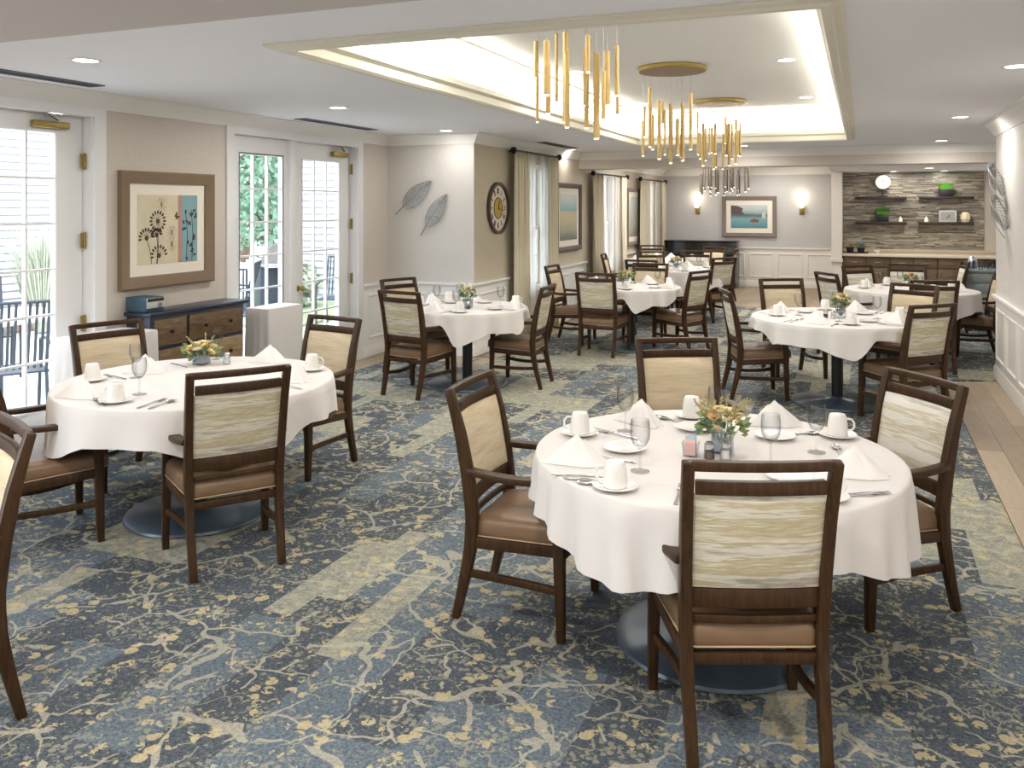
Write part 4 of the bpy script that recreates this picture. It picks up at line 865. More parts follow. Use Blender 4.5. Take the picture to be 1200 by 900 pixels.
B_ = [('cup', -.50, -.26, 160, 'white upside-down cup before the window-side chair, left table'), ('cup', .03, -.60, 180, 'white upside-down cup at the near left of the left table'), ('cup', .44, .44, 20, 'white upside-down cup at the right end of the left table'),
 ('nap0', -.24, -.56, 10, 'tan shaded peaked napkin at the near left of the left table'), ('nap1', -.43, .05, 20, 'white rounded napkin before the window-side chair, left table'), ('nap2', .02, .60, 10, 'white napkin behind the near chair, far side of left table'), ('nap3', .52, .18, -10, 'white peaked napkin at the right end of the left table'),
 ('goblet', 0, -.42, 0, 'clear water goblet at near side of the left table'), ('goblet', -.35, -.10, 0, 'clear water goblet beside the rounded napkin, left table'), ('goblet', -.33, .53, 0, 'clear water goblet beside the flowers, left table'),
 ('knife', -.08, -.62, 60, 'steel knife beside the near cup, left table'), ('spoon', -.04, -.66, 60, 'steel spoon beside the near cup, left table'), ('fork', .22, -.56, 5, 'steel fork at the near edge, left table, farther left'), ('spoon', .28, -.55, 5, 'steel spoon at the near edge of the left table'), ('fork', -.46, -.14, 80, 'steel fork by the window-side cup, left table'), ('spoon', .60, .02, 70, 'steel spoon at the right end of the left table'), ('knife', -.40, .28, 70, 'steel knife at the far side of the left table')]
for kd, dx, dy, dg, lb in B_: put(kd, 'B', dx, dy, dg, lb)
SIDES = {22: 'near side', 0: ''}
def settings(tb, angs, full=True, words=('near', 'right', 'far', 'left')):
    for i, (a, wd) in enumerate(zip(angs, words)):
        q = math.radians(a); c_, s_ = math.cos(q), math.sin(q); tx, ty = -s_, c_
        def P(r, k_): return (r * c_ + k_ * tx, r * s_ + k_ * ty)
        w = '%s side of the %s' % (wd, SH[tb])
        x, y = P(.50, -.02); put('nap%d' % (i % 4), tb, x, y, a + 90 + 15 * i, 'white peaked napkin at the ' + w)
        x, y = P(.44, .24); put('cup', tb, x, y, a + 40, 'white upside-down cup at the ' + w)
        x, y = P(.30, .10); put('goblet', tb, x, y, 0, 'clear water goblet at the ' + w)
        if full:
            x, y = P(.52, -.20); put('fork', tb, x, y, a + 90, 'steel fork at the ' + w)
            x, y = P(.52, -.25); put('knife', tb, x, y, a + 90, 'steel knife at the ' + w)
            x, y = P(.54, .14); put('spoon', tb, x, y, a + 90, 'steel spoon at the ' + w)
            x, y = P(.32, -.14); put('plate', tb, x, y, a + 90, 'small white plate at the ' + w)
settings('G', (255, 340, 75, 165)); settings('D', (258, 5, 110, 165)); settings('E', (250, 0, 80, 170)); settings('H', (265, 0, 90, 160), False); settings('F', (260, 20, 90, 170), False); settings('K', (270, 0, 90, 180), False)
# centrepieces
def blossom(r0, mat):
    m = MB(); r = random.Random(int(r0 * 1e4))
    for ring, (n, rr, tilt) in enumerate(((5, .4, 1.1), (7, .75, .7), (8, 1, .3))):
        for k_ in range(n):
            a = 2 * PI * k_ / n + ring; d = Vector((math.cos(a), math.sin(a), 0)); s_ = Vector((-math.sin(a), math.cos(a), 0)); L = r0 * rr; up = Vector((0, 0, 1))
            p0 = d * L * .15; p1 = d * L * .7 * math.cos(tilt) + up * L * .7 * math.sin(tilt); p2 = d * L * math.cos(tilt * .8) + up * L * (math.sin(tilt) * .9)
            m.add([p0, p1 + s_ * L * .42, p2, p1 - s_ * L * .42], [(0, 1, 2, 3)])
    return m.mesh('blossom', mat, smooth=60)
BL = {k_: blossom(s_, k_) for k_, s_ in (('petal_cream', .032), ('petal_yellow', .03), ('petal_peach', .026))}
def foliage(n, R, H, seed, size=.03):
    r = random.Random(seed); m = MB()
    for i in range(n):
        a = r.random() * 2 * PI; q = R * math.sqrt(r.random()); p = Vector((q * math.cos(a), q * math.sin(a), H * (.2 + .8 * r.random()))); d = (Vector((math.cos(a), math.sin(a), .8 * r.random())) + Vector((r.uniform(-.5, .5), r.uniform(-.5, .5), 0))).normalized(); s_ = d.orthogonal().normalized(); L = size * (.6 + .8 * r.random())
        m.add([p, p + d * L * .5 + s_ * L * .3, p + d * L, p + d * L * .5 - s_ * L * .3], [(0, 1, 2, 3)])
    return m
def centre(tb, dx, dy, label, kinds, seed, h=.10, spread=.075, sprig=0, vase='square'):
    X, Y, _ = TAB[tb]; t = thing('flower_arrangement', (X + dx, Y + dy, Z0), label, 'flowers', group='table centrepieces'); r = random.Random(seed)
    w = .038
    if vase == 'square':
        m = MB(); m.rings([[(a * k2, b * k2, z) for a, b in ((-1, -1), (1, -1), (1, 1), (-1, 1))] for k2, z in ((w, 0), (w, .085), (w - .004, .085), (w - .004, .008))]); m.build('vase', 'vase_glass', t, smooth=0)
        MB().box(-w + .006, w - .006, -w + .006, w - .006, .009, .05).build('vase_filling', 'packet_blue' if False else 'napkin', t)
    else:
        MB().lathe([(.001, 0), (.035, 0), (.045, .03), (.04, .06), (.028, .085), (.036, .1), (.034, .1), (.026, .084), (.038, .05), (.001, .01)], 20).build('vase', 'vase_glass', t)
    foliage(90, spread, .09, seed, .032).build('foliage', 'leaf_green', t, smooth=0).location.z = h - .05
    foliage(16, spread * .9, .07, seed + 1, .04).build('foliage', 'leaf_teal', t, smooth=0).location.z = h - .05
    st = MB()
    for i in range(16):
        a = i * 2.4; q = spread * math.sqrt((i + .5) / 16); z = h + .055 * (1 - (q / spread) ** 2) + .012 * r.random()
        k_ = kinds[i % len(kinds)]; o = link('blossom', BL[k_], t, (q * math.cos(a), q * math.sin(a), z)); o.rotation_euler = (.7 * q / spread * -math.sin(a), .7 * q / spread * math.cos(a), i)
        st.tube([(0.2 * q * math.cos(a), .2 * q * math.sin(a), .02), (q * math.cos(a), q * math.sin(a), z)], .0015, 4)
    st.build('stems', 'leaf_green', t)
    if sprig:
        m = MB()
        for i in range(sprig):
            a = i * 2.39 + seed; L = .07 + .04 * r.random(); d = Vector((math.cos(a) * .9, math.sin(a) * .9, .55 + .5 * r.random())).normalized(); p = Vector((0, 0, h)) + d * .04; m.tube([p, p + d * L], .0016, 4)
            for k2 in range(7): q = p + d * L * (.35 + .65 * k2 / 6); m.lathe([(.001, -.005), (.0055, 0), (.001, .005)], 5, q + Vector((r.uniform(-.006, .006), r.uniform(-.006, .006), 0)))
        m.build('sprigs', 'sage_branch', t)
centre('A', .03, .0, 'square glass vase of cream blossoms and dry sprigs on the front table', ['petal_cream', 'petal_yellow', 'petal_cream', 'petal_peach'], 3, .105, .085, 22)
centre('B', -.30, .36, 'low bunch of cream roses with tan sprigs on the left table', ['petal_cream', 'petal_yellow'], 5, .07, .10, 6)
centre('D', .05, -.1, 'small vase of cream blossoms with green leaves, leaf-art table', ['petal_cream'], 6, .13, .06, 8)
centre('E', -.05, -.05, 'bunch of cream and yellow flowers on the middle table', ['petal_cream', 'petal_yellow'], 8, .12, .08, 6, 'round')
centre('F', -.05, -.05, 'yellow flowers on the far table before the piano', ['petal_yellow', 'petal_cream'], 9, .12, .08, 0, 'round')
centre('G', .03, -.05, 'glass vase of peach and yellow flowers on the right-hand table', ['petal_peach', 'petal_cream', 'petal_yellow'], 10, .14, .065, 0, 'round')
centre('H', 0, 0, 'yellow flowers on the kitchenette table', ['petal_yellow', 'petal_peach'], 12, .12, .06, 0, 'round')
def shaker(tb, dx, dy, fill, label):
    X, Y, _ = TAB[tb]; t = thing('shaker', (X + dx, Y + dy, Z0), label, 'shaker'); MB().lathe([(.001, 0), (.021, 0), (.022, .01), (.018, .05), (.017, .05), (.019, .01), (.001, .004)], 16).build('glass_body', 'goblet_glass', t)
    MB().lathe([(.001, .005), (.0175, .006), (.016, .036), (.001, .037)], 14).build('filling', fill, t); MB().lathe([(.0185, .049), (.0185, .062), (.012, .070), (.001, .071)], 16).build('cap', 'steel', t)
shaker('A', .055, -.10, 'salt', 'salt shaker beside the vase on the front table'); shaker('A', .0, -.13, 'pepper', 'pepper shaker beside the vase on the front table')
shaker('G', -.03, -.14, 'salt', 'salt shaker beside the vase on the right-hand table'); shaker('G', -.09, -.12, 'pepper', 'pepper shaker beside the vase on the right-hand table'); shaker('B', -.16, .42, 'salt', 'salt shaker by the roses on the left table'); shaker('D', .10, -.2, 'pepper', 'pepper shaker on the leaf-art table')
X, Y, _ = TAB['A']; t = thing('sugar_caddy', (X - .075, Y - .10, Z0), 'clear caddy of blue and pink sugar packets on the front table', 'caddy')
MB().rings([[(a * k2 * .9, b * k2 * .7, z) for a, b in ((-1, -1), (1, -1), (1, 1), (-1, 1))] for k2, z in ((.03, 0), (.035, .055), (.032, .055), (.027, .005))]).build('glass_box', 'goblet_glass', t, smooth=0)
for i in range(6): link('sugar_packet', MB().box(-.020, .020, -.0012, .0012, .006, .066 + .004 * (i % 3)).mesh('sugar_packet', 'packet_blue' if i % 3 else 'packet_pink', smooth=0), t, (0, -.016 + i * .0062, 0)).rotation_euler = (.1 * (i - 3) * .3, 0, 0)

# ---------------- dresser, radio, cloth tables ----------------
DX0, DX1, DY0, DY1, DZ = LX + .03, -4.87, 4.90, 5.98, .90
t = thing('dresser', (0, 0, 0), 'navy dresser with wood drawer fronts below the botanical print', 'dresser')
MB().box(DX0, DX1 - .02, DY0 + .02, DY1 - .02, .06, DZ - .03).build('body', 'dresser_navy', t, bevel=.004); MB().box(DX0, DX1 + .015, DY0 - .01, DY1 + .01, DZ - .03, DZ).build('top', 'dresser_navy', t, bevel=.006)
for yy in (DY0 + .04, DY1 - .09):
    for xx in (DX0 + .01, DX1 - .07): MB().box(xx, xx + .05, yy, yy + .05, 0, .07).build('foot', 'dresser_navy', t)
cols = [(DY0 + .05, DY0 + .38), (DY0 + .41, DY1 - .05)]
for (a, b) in cols:
    for za, zb in ((.64, .845), (.38, .61), (.10, .35)):
        dm = MB().box(DX1 - .022, DX1 - .004, a, b, za, zb).build('drawer', 'drawer_wood', t, bevel=.004)
        for q in ([.5] if b - a < .4 else [.28, .75]):
            kx = MB().lathe([(.001, 0), (.012, .002), (.008, .012), (.014, .02), (.001, .026)], 10); ko = kx.build('knob', 'black_metal', dm); ko.location = (DX1 - .004, a + (b - a) * q, (za + zb) / 2); ko.rotation_euler = (0, PI / 2, 0)
t = thing('radio', (-5.03, 5.0, DZ + .001), 'small blue radio with silver face on the dresser corner', 'radio')
MB().box(-.10, .10, -.08, .10, 0, .11).build('body', 'radio_blue', t, bevel=.006); MB().box(.10, .106, -.075, .095, .03, .105).mat(0).build('face', 'radio_face', t, bevel=.001)
MB().box(.1035, .108, -.07, .09, .078, .103).build('display', 'ink', t); kx = MB().lathe([(.001, 0), (.018, 0), (.017, .012), (.001, .013)], 14).build('dial', 'steel', t); kx.location = (.106, .05, .052); kx.rotation_euler = (0, PI / 2, 0)
MB().box(-.02, .10, -.081, -.0795, .02, .09).build('side_panel', 'radio_blue', t)
def cloth_table(x0, x1, y0, y1, z, label, lab2):
    t = thing('side_table', ((x0 + x1) / 2, (y0 + y1) / 2, 0), label, 'side table'); hx, hy = (x1 - x0) / 2 - .02, (y1 - y0) / 2 - .02
    MB().box(-hx, hx, -hy, hy, z - .03, z - .006).build('tabletop', 'table_black', t)
    for a in (-1, 1):
        for b in (-1, 1): MB().box(a * hx - .03 * (a > 0), a * hx + .03 * (a < 0), b * hy - .03 * (b > 0), b * hy + .03 * (b < 0), 0, z - .031).build('leg', 'table_black', t)
    m = MB(); N = 96; R = []; cx, cy, HX, HY = (x0 + x1) / 2, (y0 + y1) / 2, (x1 - x0) / 2, (y1 - y0) / 2
    def sq(q, k2):
        a = 2 * PI * q / N; c_, s_ = math.cos(a), math.sin(a); f = 1 / max(abs(c_), abs(s_)); f = min(f, 1.36); return c_ * f * HX * k2, s_ * f * HY * k2
    R.append([(cx + sq(j, .3)[0], cy + sq(j, .3)[1], z) for j in range(N)]); R.append([(cx + sq(j, .985)[0], cy + sq(j, .985)[1], z) for j in range(N)]); R.append([(cx + sq(j, 1)[0], cy + sq(j, 1)[1], z - .01) for j in range(N)])
    for k2 in range(1, 9):
        q2 = k2 / 8; R.append([(cx + sq(j, 1 + .14 * q2 + .022 * q2 * math.sin(j * 2 * PI * 13 / N))[0], cy + sq(j, 1 + .03 * q2 + .02 * q2 * math.sin(j * 2 * PI * 13 / N))[1], z - .01 - (z - .05) * q2) for j in range(N)])
    o = m.rings([R[0], R[0]], True) if False else m.rings(R, True)
    o = m.build('tablecloth', 'cloth', smooth=50); tag(o, lab2, 'tablecloth')
cloth_table(LX + .06, -4.72, 4.25, 4.84, .80, 'small side table hidden under white cloth beside the dresser', 'white floor-length cloth on the side table left of the dresser')
cloth_table(LX + .08, -4.80, 6.2, 6.68, .79, 'small side table hidden under white cloth before the sidelight', 'white floor-length cloth on the side table before the sidelight')
# ---------------- piano ----------------
t = thing('upright_piano', (-3.14, 18.45, 0), 'black upright piano against the far wall', 'piano')
MB().box(-.74, .74, -.12, .26, .05, .93).build('case', 'piano_black', t, bevel=.008); MB().box(-.76, .76, -.15, .27, .93, .96).build('lid', 'piano_black', t, bevel=.006)
MB().box(-.70, .70, -.42, -.12, .56, .66).build('keybed', 'piano_black', t, bevel=.006); MB().box(-.70, .70, -.36, -.12, .661, .72).build('fallboard', 'piano_black', t, bevel=.012)
for s_ in (-1, 1): MB().box(s_ * .70 - .03, s_ * .70 + .03, -.42, -.36, 0, .56).build('leg', 'piano_black', t, bevel=.004); MB().box(s_ * .735 - .02, s_ * .735 + .02, -.43, .26, 0, .75).build('side', 'piano_black', t, bevel=.006)
# ---------------- kitchenette ----------------
r = random.Random(4); m = MB(); z = .97
while z < 2.25:
    h = .0155; x = KX + .165 - r.random() * .2
    while x < FRX - .25:
        L = .06 + .2 * r.random(); a, b = max(x, KX + .165), min(x + L, FRX - .24)
        if b - a > .01: m.mat(r.choices(range(5), (4, 3, 2.4, 1.4, 2))[0]); m.box(a + .001, b - .001, KY - .012 - .008 * r.random(), KY, z, z + h - .001)
        x += L
    z += h
tag(m.build('mosaic_strips', ['mosaic_%d' % i for i in range(5)], KW, smooth=0), 'brown, grey and cream mosaic strips', kind='stuff')
m = MB().box(KX + .165, FRX - .01, 15.2, KY, .87, .91).box(KX + .165, FRX - .01, KY - .02, KY, .91, .968); tag(m.build('countertop', 'counter_stone', bevel=.003), 'pale stone countertop with low splashback in the kitchenette', 'countertop')
for i, (a, b) in enumerate(((KX + .17, .435), (.435, 1.13), (1.13, 1.86))):
    t = thing('base_cabinet', (0, 0, 0), 'brown kitchenette base cabinet, %s of three under the counter' % ('leftmost', 'middle one', 'rightmost')[i], 'cabinet'); MB().box(a + .002, b - .002, 15.26, KY - .001, .08, .868).box(a + .01, b - .01, 15.32, 15.6, 0, .08).build('body', 'cabinet_wood', t, smooth=0)
    w = (b - a) / 2
    for k_ in range(2):
        x0 = a + k_ * w
        for nm, za, zb in (('drawer', .70, .85), ('door', .10, .685)):
            d = MB().box(x0 + .008, x0 + w - .008, 15.24, 15.258, za, zb).build(nm, 'cabinet_wood', t, bevel=.003)
            hz = (za + zb) / 2 if nm == 'drawer' else zb - .08; MB().tube([(x0 + w / 2 - .05, 15.238, hz), (x0 + w / 2 - .05, 15.222, hz), (x0 + w / 2 + .05, 15.222, hz), (x0 + w / 2 + .05, 15.238, hz)], .004, 6).build('handle', 'steel', d)
def shelf(x0, x1, z, label): tag(MB().box(x0, x1, KY - .24, KY - .022, z - .045, z).build('floating_shelf', 'shelf_wood', bevel=.003), label, 'shelf', 'dark floating shelves on the mosaic wall')
shelf(-.09, .70, 1.85, 'upper left dark floating shelf under the round clock'); shelf(.89, 1.69, 1.85, 'upper right dark floating shelf with a grass plant'); shelf(-.09, .70, 1.43, 'lower left dark floating shelf with a grass plant'); shelf(.89, 1.69, 1.43, 'lower right dark floating shelf with white plaque')
SY = KY - .13
def grass_pot(x, z, label):
    t = thing('potted_grass', (x, SY, z + .001), label, 'plant'); MB().box(-.095, .095, -.07, .07, 0, .12).build('pot', 'plant_pot', t, bevel=.004)
    r = random.Random(int(x * 100)); m = MB()
    for i in range(420):
        a, b = r.uniform(-.085, .085), r.uniform(-.06, .06); hx, hy = a * .4 + r.uniform(-.02, .02), b * .4 + r.uniform(-.02, .02); h = .10 + .04 * r.random(); w = .003; q = r.random() * 3; c_, s_ = math.cos(q) * w, math.sin(q) * w
        m.add([(a - c_, b - s_, .115), (a + c_, b + s_, .115), (a + hx, b + hy, .115 + h)], [(0, 1, 2)])
    MB().v; m.box(-.085, .085, -.06, .06, .118, .175); m.build('grass', 'plant_green', t, smooth=0)
grass_pot(1.29, 1.85, 'green grass in a black pot on the upper right shelf'); grass_pot(.335, 1.43, 'green grass in a black pot on the lower left shelf')
t = thing('shelf_clock', (.34, SY, 1.851), 'round white disc clock on a stand, upper left shelf', 'clock'); MB().box(-.07, .07, -.04, .04, 0, .015).tube([(0, 0, .01), (0, 0, .14)], .006, 8).build('stand', 'black_metal', t)
fo = MB().lathe([(.001, 0), (.115, 0), (.12, .01), (.115, .03), (.10, .032), (.001, .026)], 28).build('clock_face', 'china', t); fo.rotation_euler = (PI / 2, 0, 0); fo.location = (0, .015, .245)
m = MB().bar([(0, -.018, .245), (0, -.018, .30)], (.006, .003)).bar([(0, -.018, .245), (.04, -.018, .235)], (.006, .003), (0, 0, 1)); m.build('clock_hands', 'ink', t)
for x, w in ((.61, 'lower left'), (1.0, 'lower right')): tag(link('candle', MB().lathe([(.001, 0), (.03, 0), (.032, .03), (.022, .06), (.008, .085), (.001, .095)], 14).mesh('candle', 'candle'), None, (x, SY, 1.431)), 'small white candle on the %s shelf' % w, 'candle', 'white candles')
t = thing('plaque', (1.32, SY + .03, 1.431), 'white framed plaque with dark emblem on the lower right shelf', 'plaque'); MB().box(-.13, .13, -.01, .01, 0, .19).build('frame', 'white_paint', t, bevel=.004); MB().box(-.105, .105, -.0125, -.0105, .025, .165).build('panel', 'wall_grey', t)
MB().tube([(-.02, -.014, .07), (.015, -.014, .085), (.02, -.014, .12)], .006, 6).build('emblem', 'ink', t)
t = thing('white_jar', (1.575, SY, 1.431), 'cream faceted lantern at the end of the lower right shelf', 'lantern'); MB().lathe([(.001, 0), (.05, 0), (.075, .06), (.072, .12), (.045, .165), (.001, .167)], 8).build('body', 'petal_cream', t, smooth=0)
t = thing('serving_tray', (-.08, 15.5, .911), 'dark serving tray at the left end of the counter', 'tray'); MB().box(-.19, .19, -.12, .12, 0, .012).box(-.19, -.18, -.12, .12, .012, .035).box(.18, .19, -.12, .12, .012, .035).build('tray', 'black_metal', t)
for dx, w, mt in ((-.09, 'left', 'sage_branch'), (.08, 'right', 'leaf_teal')):
    t = thing('small_planter', (-.08 + dx, 15.5, .924), 'small dark planter, %s one on the counter tray' % w, 'planter'); MB().lathe([(.001, 0), (.05, 0), (.062, .08), (.055, .08), (.001, .06)], 14).build('pot', 'plant_pot', t); foliage(60, .055, .08, 4, .035).build('foliage', mt, t, smooth=0).location.z = .07
tag(link('bowl', MB().lathe([(.001, 0), (.03, 0), (.06, .05), (.055, .05), (.03, .01), (.001, .01)], 16).mesh('bowl', 'china'), None, (.24, 15.45, .911)), 'small pale bowl beside the tray on the counter', 'bowl')
# cart
t = thing('serving_cart', (1.56, 13.45, 0), 'blue-grey serving cart with dark drawer gaps near the kitchenette', 'cart')
MB().box(-.24, .22, -.28, .28, .08, .80).build('body', 'cart_blue', t, bevel=.006); MB().box(-.26, .24, -.30, .30, .80, .83).build('top', 'cart_blue', t, bevel=.005)
for k_ in range(5): MB().box(-.22, .20, -.292, -.2805, .12 + k_ * .135, .235 + k_ * .135).build('drawer', 'cart_blue', t, bevel=.003); 
for a in (-.2, .18):
    for b in (-.24, .24): MB().lathe([(.001, 0), (.035, 0), (.035, .075), (.001, .075)], 10, (a, b, 0)).build('caster', 'cart_dark', t)
for i, (dx, dy) in enumerate(((-.16, -.2), (-.05, -.2), (.06, -.2), (.15, -.18), (-.1, 0), (.04, 0), (.15, .02))):
    tag(link('tumbler', MB().lathe([(.001, 0), (.03, 0), (.035, .11), (.032, .11), (.027, .006), (.001, .006)], 14).mesh('tumbler', 'vase_glass'), None, (1.56 + dx, 13.45 + dy, .831)), 'clear tumbler among glasses on top of the serving cart', 'glass', 'tumblers on the serving cart')
tag(link('coffee_urn', MB().lathe([(.001, 0), (.06, 0), (.06, .1), (.05, .14), (.02, .16), (.001, .17)], 16).mesh('coffee_urn', 'steel'), None, (1.44, 13.55, .831)), 'small steel pot on the left of the serving cart', 'pot')
# door on the kitchen side wall, thermostat
t = thing('door_3', (0, 0, 0), 'white door casing on the kitchenette side wall', 'door'); t['kind'] = 'structure'
MB().box(FRX - .02, FRX, 14.2, 14.29, 0, 2.12).box(FRX - .02, FRX, 15.2, 15.29, 0, 2.12).box(FRX - .02, FRX, 14.2, 15.29, 2.04, 2.13).build('casing', 'white_paint', t); MB().box(FRX - .012, FRX, 14.29, 15.2, .01, 2.04).build('door_leaf', 'door_white', t, smooth=0)

# ---------------- outdoors ----------------
og = MB().box(-30, LX - .2, -10, 34, -.25, -.08); struct(og, 'ground', 'concrete', 'pale concrete patio outside the glazed doors', 'patio', smooth=0)
tag(MB().box(-12.6, -7.6, 10.2, 13.3, -.08, -.04).build('lawn', 'grass', smooth=0), 'strip of lawn outside the second patio door', 'lawn', kind='structure')
tag(MB().box(-12.9, -10.9, 6, 13.3, -.08, -.045).build('planting_bed', 'mulch', smooth=0), 'brown mulch bed along the neighbouring house', 'planting bed', kind='structure')
def siding(name, A, B, h, label, win=None, bh=.125):
    A, B = Vector(A), Vector(B); d = (B - A); L = d.length; d.normalize(); N = Vector((d.y, -d.x)); t = thing(name, (A.x, A.y, -.08), label, 'building')
    m = MB()
    n = int(h / bh)
    for i in range(n):
        z = i * bh; o = Vector((0, 0, z)); P = [o, o + Vector((d.x, d.y, 0)) * L]; q = Vector((N.x, N.y, 0))
        V = [P[0] + q * .035, P[1] + q * .035, P[1] + q * .008 + Vector((0, 0, bh)), P[0] + q * .008 + Vector((0, 0, bh)), P[0], P[1]]
        m.mat(0).add(V, [(0, 1, 2, 3)]); m.mat(1).box(0, 0, 0, 0, 0, 0) if False else m.mat(1).add([P[0] + q * .036, P[1] + q * .036, P[1] + q * .034 + Vector((0, 0, .014)), P[0] + q * .034 + Vector((0, 0, .014)), P[0], P[1]], [(0, 1, 2, 3), (4, 5, 1, 0)])  # darker strip and underside paint in the shade beneath each lap
    w_ = m.build('siding', ['siding', 'siding_lap_shade'], t, smooth=0); w_['kind'] = 'stuff'
    MB().slab((0, 0, 0), (d.x * L, d.y * L, 0), (0, 0, h), (-N.x * .1, -N.y * .1, 0)).build('wall', 'siding_dark', t, smooth=0)
    for (a, z0, w, hh) in win or []:
        o = Vector((d.x * a + N.x * .036, d.y * a + N.y * .036, z0)); f = MB().frame(o, (d.x, d.y, 0), (0, 0, 1), (N.x, N.y, 0), w, hh, [(0, 0), (0, .03), (.10, .03), (.10, 0)]).build('window', 'white_paint', t)
        MB().slab(o + Vector((d.x * .1, d.y * .1, .1)), (d.x * (w - .2), d.y * (w - .2), 0), (0, 0, hh - .2), (N.x * .01, N.y * .01, 0)).build('pane', 'art_blue', f)
        MB().slab(o + Vector((d.x * .1, d.y * .1, hh / 2)), (d.x * (w - .2), d.y * (w - .2), 0), (0, 0, .05), (N.x * .025, N.y * .025, 0)).build('sash_bar', 'white_paint', f)
    return t
siding('neighbouring_house', (-13, 2), (-13, 13.4), 5, 'white clapboard house seen through the first patio door', [(8.9, .75, 1.1, 1.75), (3.0, .75, 1.1, 1.75)])
siding('house_wing', (-10.3, 13.6), (-5.4, 13.6), 5, 'white clapboard wing seen through the second patio door')
def bush(name, x, y, R, H, n, mat, label, cat='shrub', size=.09, seed=1, trunk=0, z0=0):
    t = thing(name, (x, y, -.05), label, cat); r = random.Random(seed); m = MB()
    for i in range(n):
        u = Vector((r.gauss(0, 1), r.gauss(0, 1), r.gauss(0, 1))).normalized() * (.55 + .45 * r.random()); p = Vector((u.x * R, u.y * R, z0 + H * (.5 + .5 * u.z))); a = Vector((r.gauss(0, 1), r.gauss(0, 1), r.gauss(0, 1))).normalized(); b = a.orthogonal().normalized(); s_ = size * (.6 + .8 * r.random())
        m.add([p - a * s_, p + b * s_ * .5, p + a * s_, p - b * s_ * .5], [(0, 1, 2, 3)])
    m.build('foliage', mat, t, smooth=0); 
    m = MB()
    for i in range(5): a = i * 1.26; m.tube([(0.02 * math.cos(a), .02 * math.sin(a), 0), (R * .4 * math.cos(a), R * .4 * math.sin(a), z0 + H * .6)], [.03 + trunk, .01 + trunk * .3], 6)
    m.build('branches', 'bark', t)
def reed(name, x, y, R, H, label, seed):
    t = thing(name, (x, y, -.05), label, 'ornamental grass'); r = random.Random(seed); m = MB()
    for i in range(420):
        a = r.random() * 2 * PI; q = r.random(); d = Vector((math.cos(a), math.sin(a), 0)); s_ = Vector((-d.y, d.x, 0)) * .008; h = H * (.6 + .4 * r.random()); p0 = d * .1 * q; p1 = d * R * q * .5 + Vector((0, 0, h * .7)); p2 = d * R * q + Vector((0, 0, h))
        m.add([p0 - s_, p0 + s_, p1 + s_, p1 - s_, p2], [(0, 1, 2, 3), (3, 2, 4)])
    m.build('blades', 'grass_leaf', t, smooth=0)
reed('ornamental_grass', -10.6, 8.7, .8, 1.6, 'tall pale ornamental grass outside the first patio door, middle clump', 1); reed('ornamental_grass', -10.6, 7.0, .7, 1.4, 'tall pale ornamental grass clump farther left outside', 2); bush('shrub', -11.2, 9.6, .6, 1.0, 700, 'tree_leaf', 'low green shrub beside the clapboard house window', seed=3)
bush('tree', -13.2, 17.2, 2.2, 5, 8200, 'tree_leaf', 'leafy green tree filling the sidelight view', 'tree', .09, 4, .08, .6); bush('tree', -18.0, 22.0, 2.6, 6, 5200, 'tree_leaf', 'second leafy tree farther behind the sidelight', 'tree', .12, 5, .08, .6); bush('shrub', -9.2, 12.4, .55, .8, 700, 'grass_leaf', 'rounded shrub on the lawn outside the second door', seed=6); bush('shrub', -8.0, 13.1, .42, .8, 600, 'tree_leaf', 'dark rounded shrub right of the lawn shrub', seed=7)
def patio_chair_make():
    t = thing('patio_chair', (0, 0, -.08), '', 'patio chair'); M_ = 'patio_metal'
    for s_ in (-1, 1):
        MB().tube([(s_ * .26, .25, 0), (s_ * .27, .24, .42), (s_ * .27, .22, .62), (s_ * .27, -.05, .66), (s_ * .26, -.25, .64)], .014, 6).build('arm_frame', M_, t)
        MB().tube([(s_ * .24, -.32, 0), (s_ * .24, -.22, .42), (s_ * .24, -.38, 1.0)], .014, 6).build('rear_leg', M_, t)
    m = MB().tube([(-.24, -.38, 1.0), (.24, -.38, 1.0)], .014, 6)
    for i in range(9): x = -.2 + i * .05; m.bar([(x, -.23, .44), (x, -.375, 1.0)], (.022, .006))
    m.build('backrest', M_, t); m = MB().box(-.26, .26, -.24, .25, .40, .415)
    m.build('seat', M_, t); return t
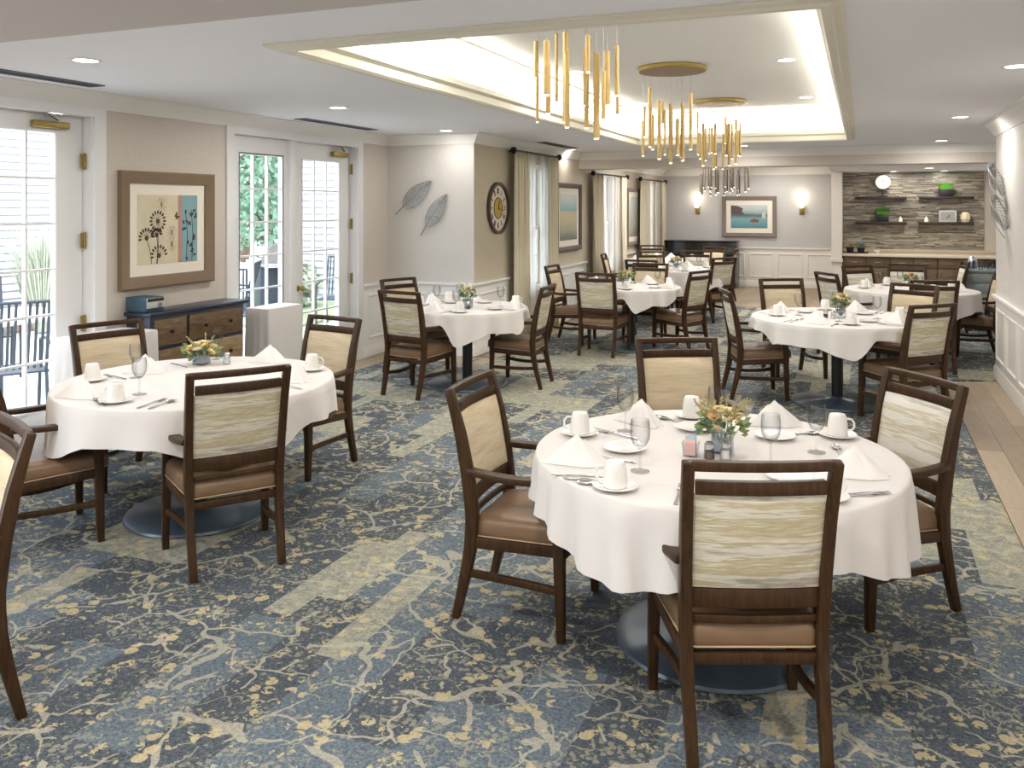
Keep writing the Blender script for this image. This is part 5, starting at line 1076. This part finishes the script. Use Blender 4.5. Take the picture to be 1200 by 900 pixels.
PC = patio_chair_make()
spots = [(-6.6, 5.1, 60, 'left one facing the patio table, nearest the first door'), (-8.6, 6.3, 240, 'beyond the patio table outside the first door'), (-7.0, 6.7, 170, 'right of the patio table outside the first door'), (-8.0, 4.9, 330, 'left of the patio table outside'), (-7.4, 8.7, 40, 'outside the sidelight, left'), (-8.1, 9.6, 120, 'outside the sidelight, right'), (-7.2, 10.9, 200, 'on the lawn edge outside the second door')]
for i, (x, y, a, w) in enumerate(spots):
    q = PC if i == 0 else PC.copy()
    if i:
        COL.objects.link(q)
        for k_ in KIDS(PC): c_ = k_.copy(); COL.objects.link(c_); c_.parent = q
    q.location = (x, y, -.08); q.rotation_euler.z = math.radians(a); tag(q, 'dark metal slatted patio chair %s' % w, 'patio chair', 'metal patio chairs')
t = thing('patio_table', (-7.6, 5.9, -.08), 'square metal patio table outside the first door', 'patio table'); MB().box(-.55, .55, -.55, .55, .70, .725).build('tabletop', 'concrete', t, bevel=.005)
for a in (-.48, .48):
    for b in (-.48, .48): MB().tube([(a, b, 0), (a * .95, b * .95, .70)], .018, 6).build('leg', 'patio_metal', t)
t = thing('patio_grill', (-8.6, 11.2, -.08), 'steel barbecue grill with dark cabinet outside the sidelight', 'grill', math.radians(-40))
MB().box(-.4, .4, -.28, .28, .1, .85).build('cabinet', 'patio_metal', t, bevel=.01); MB().box(-.75, .75, -.28, .28, .85, .90).build('side_shelf', 'steel', t, bevel=.004)
MB().rings([[(x, .28 * math.cos(PI * j / 8), .90 + .28 * math.sin(PI * j / 8)) for j in range(9)] for x in (-.4, .4)]).build('hood', 'steel', t); MB().tube([(-.3, -.3, 1.0), (.3, -.3, 1.0)], .012, 6).build('handle', 'patio_metal', t)
t = thing('planter_box', (-7.0, 12.3, -.08), 'dark square planter box by the clapboard wing', 'planter'); MB().box(-.5, .5, -.2, .2, 0, .5).build('box', 'patio_metal', t, bevel=.01); foliage(120, .3, .2, 4, .08).build('foliage', 'grass_leaf', t, smooth=0).location.z = .45
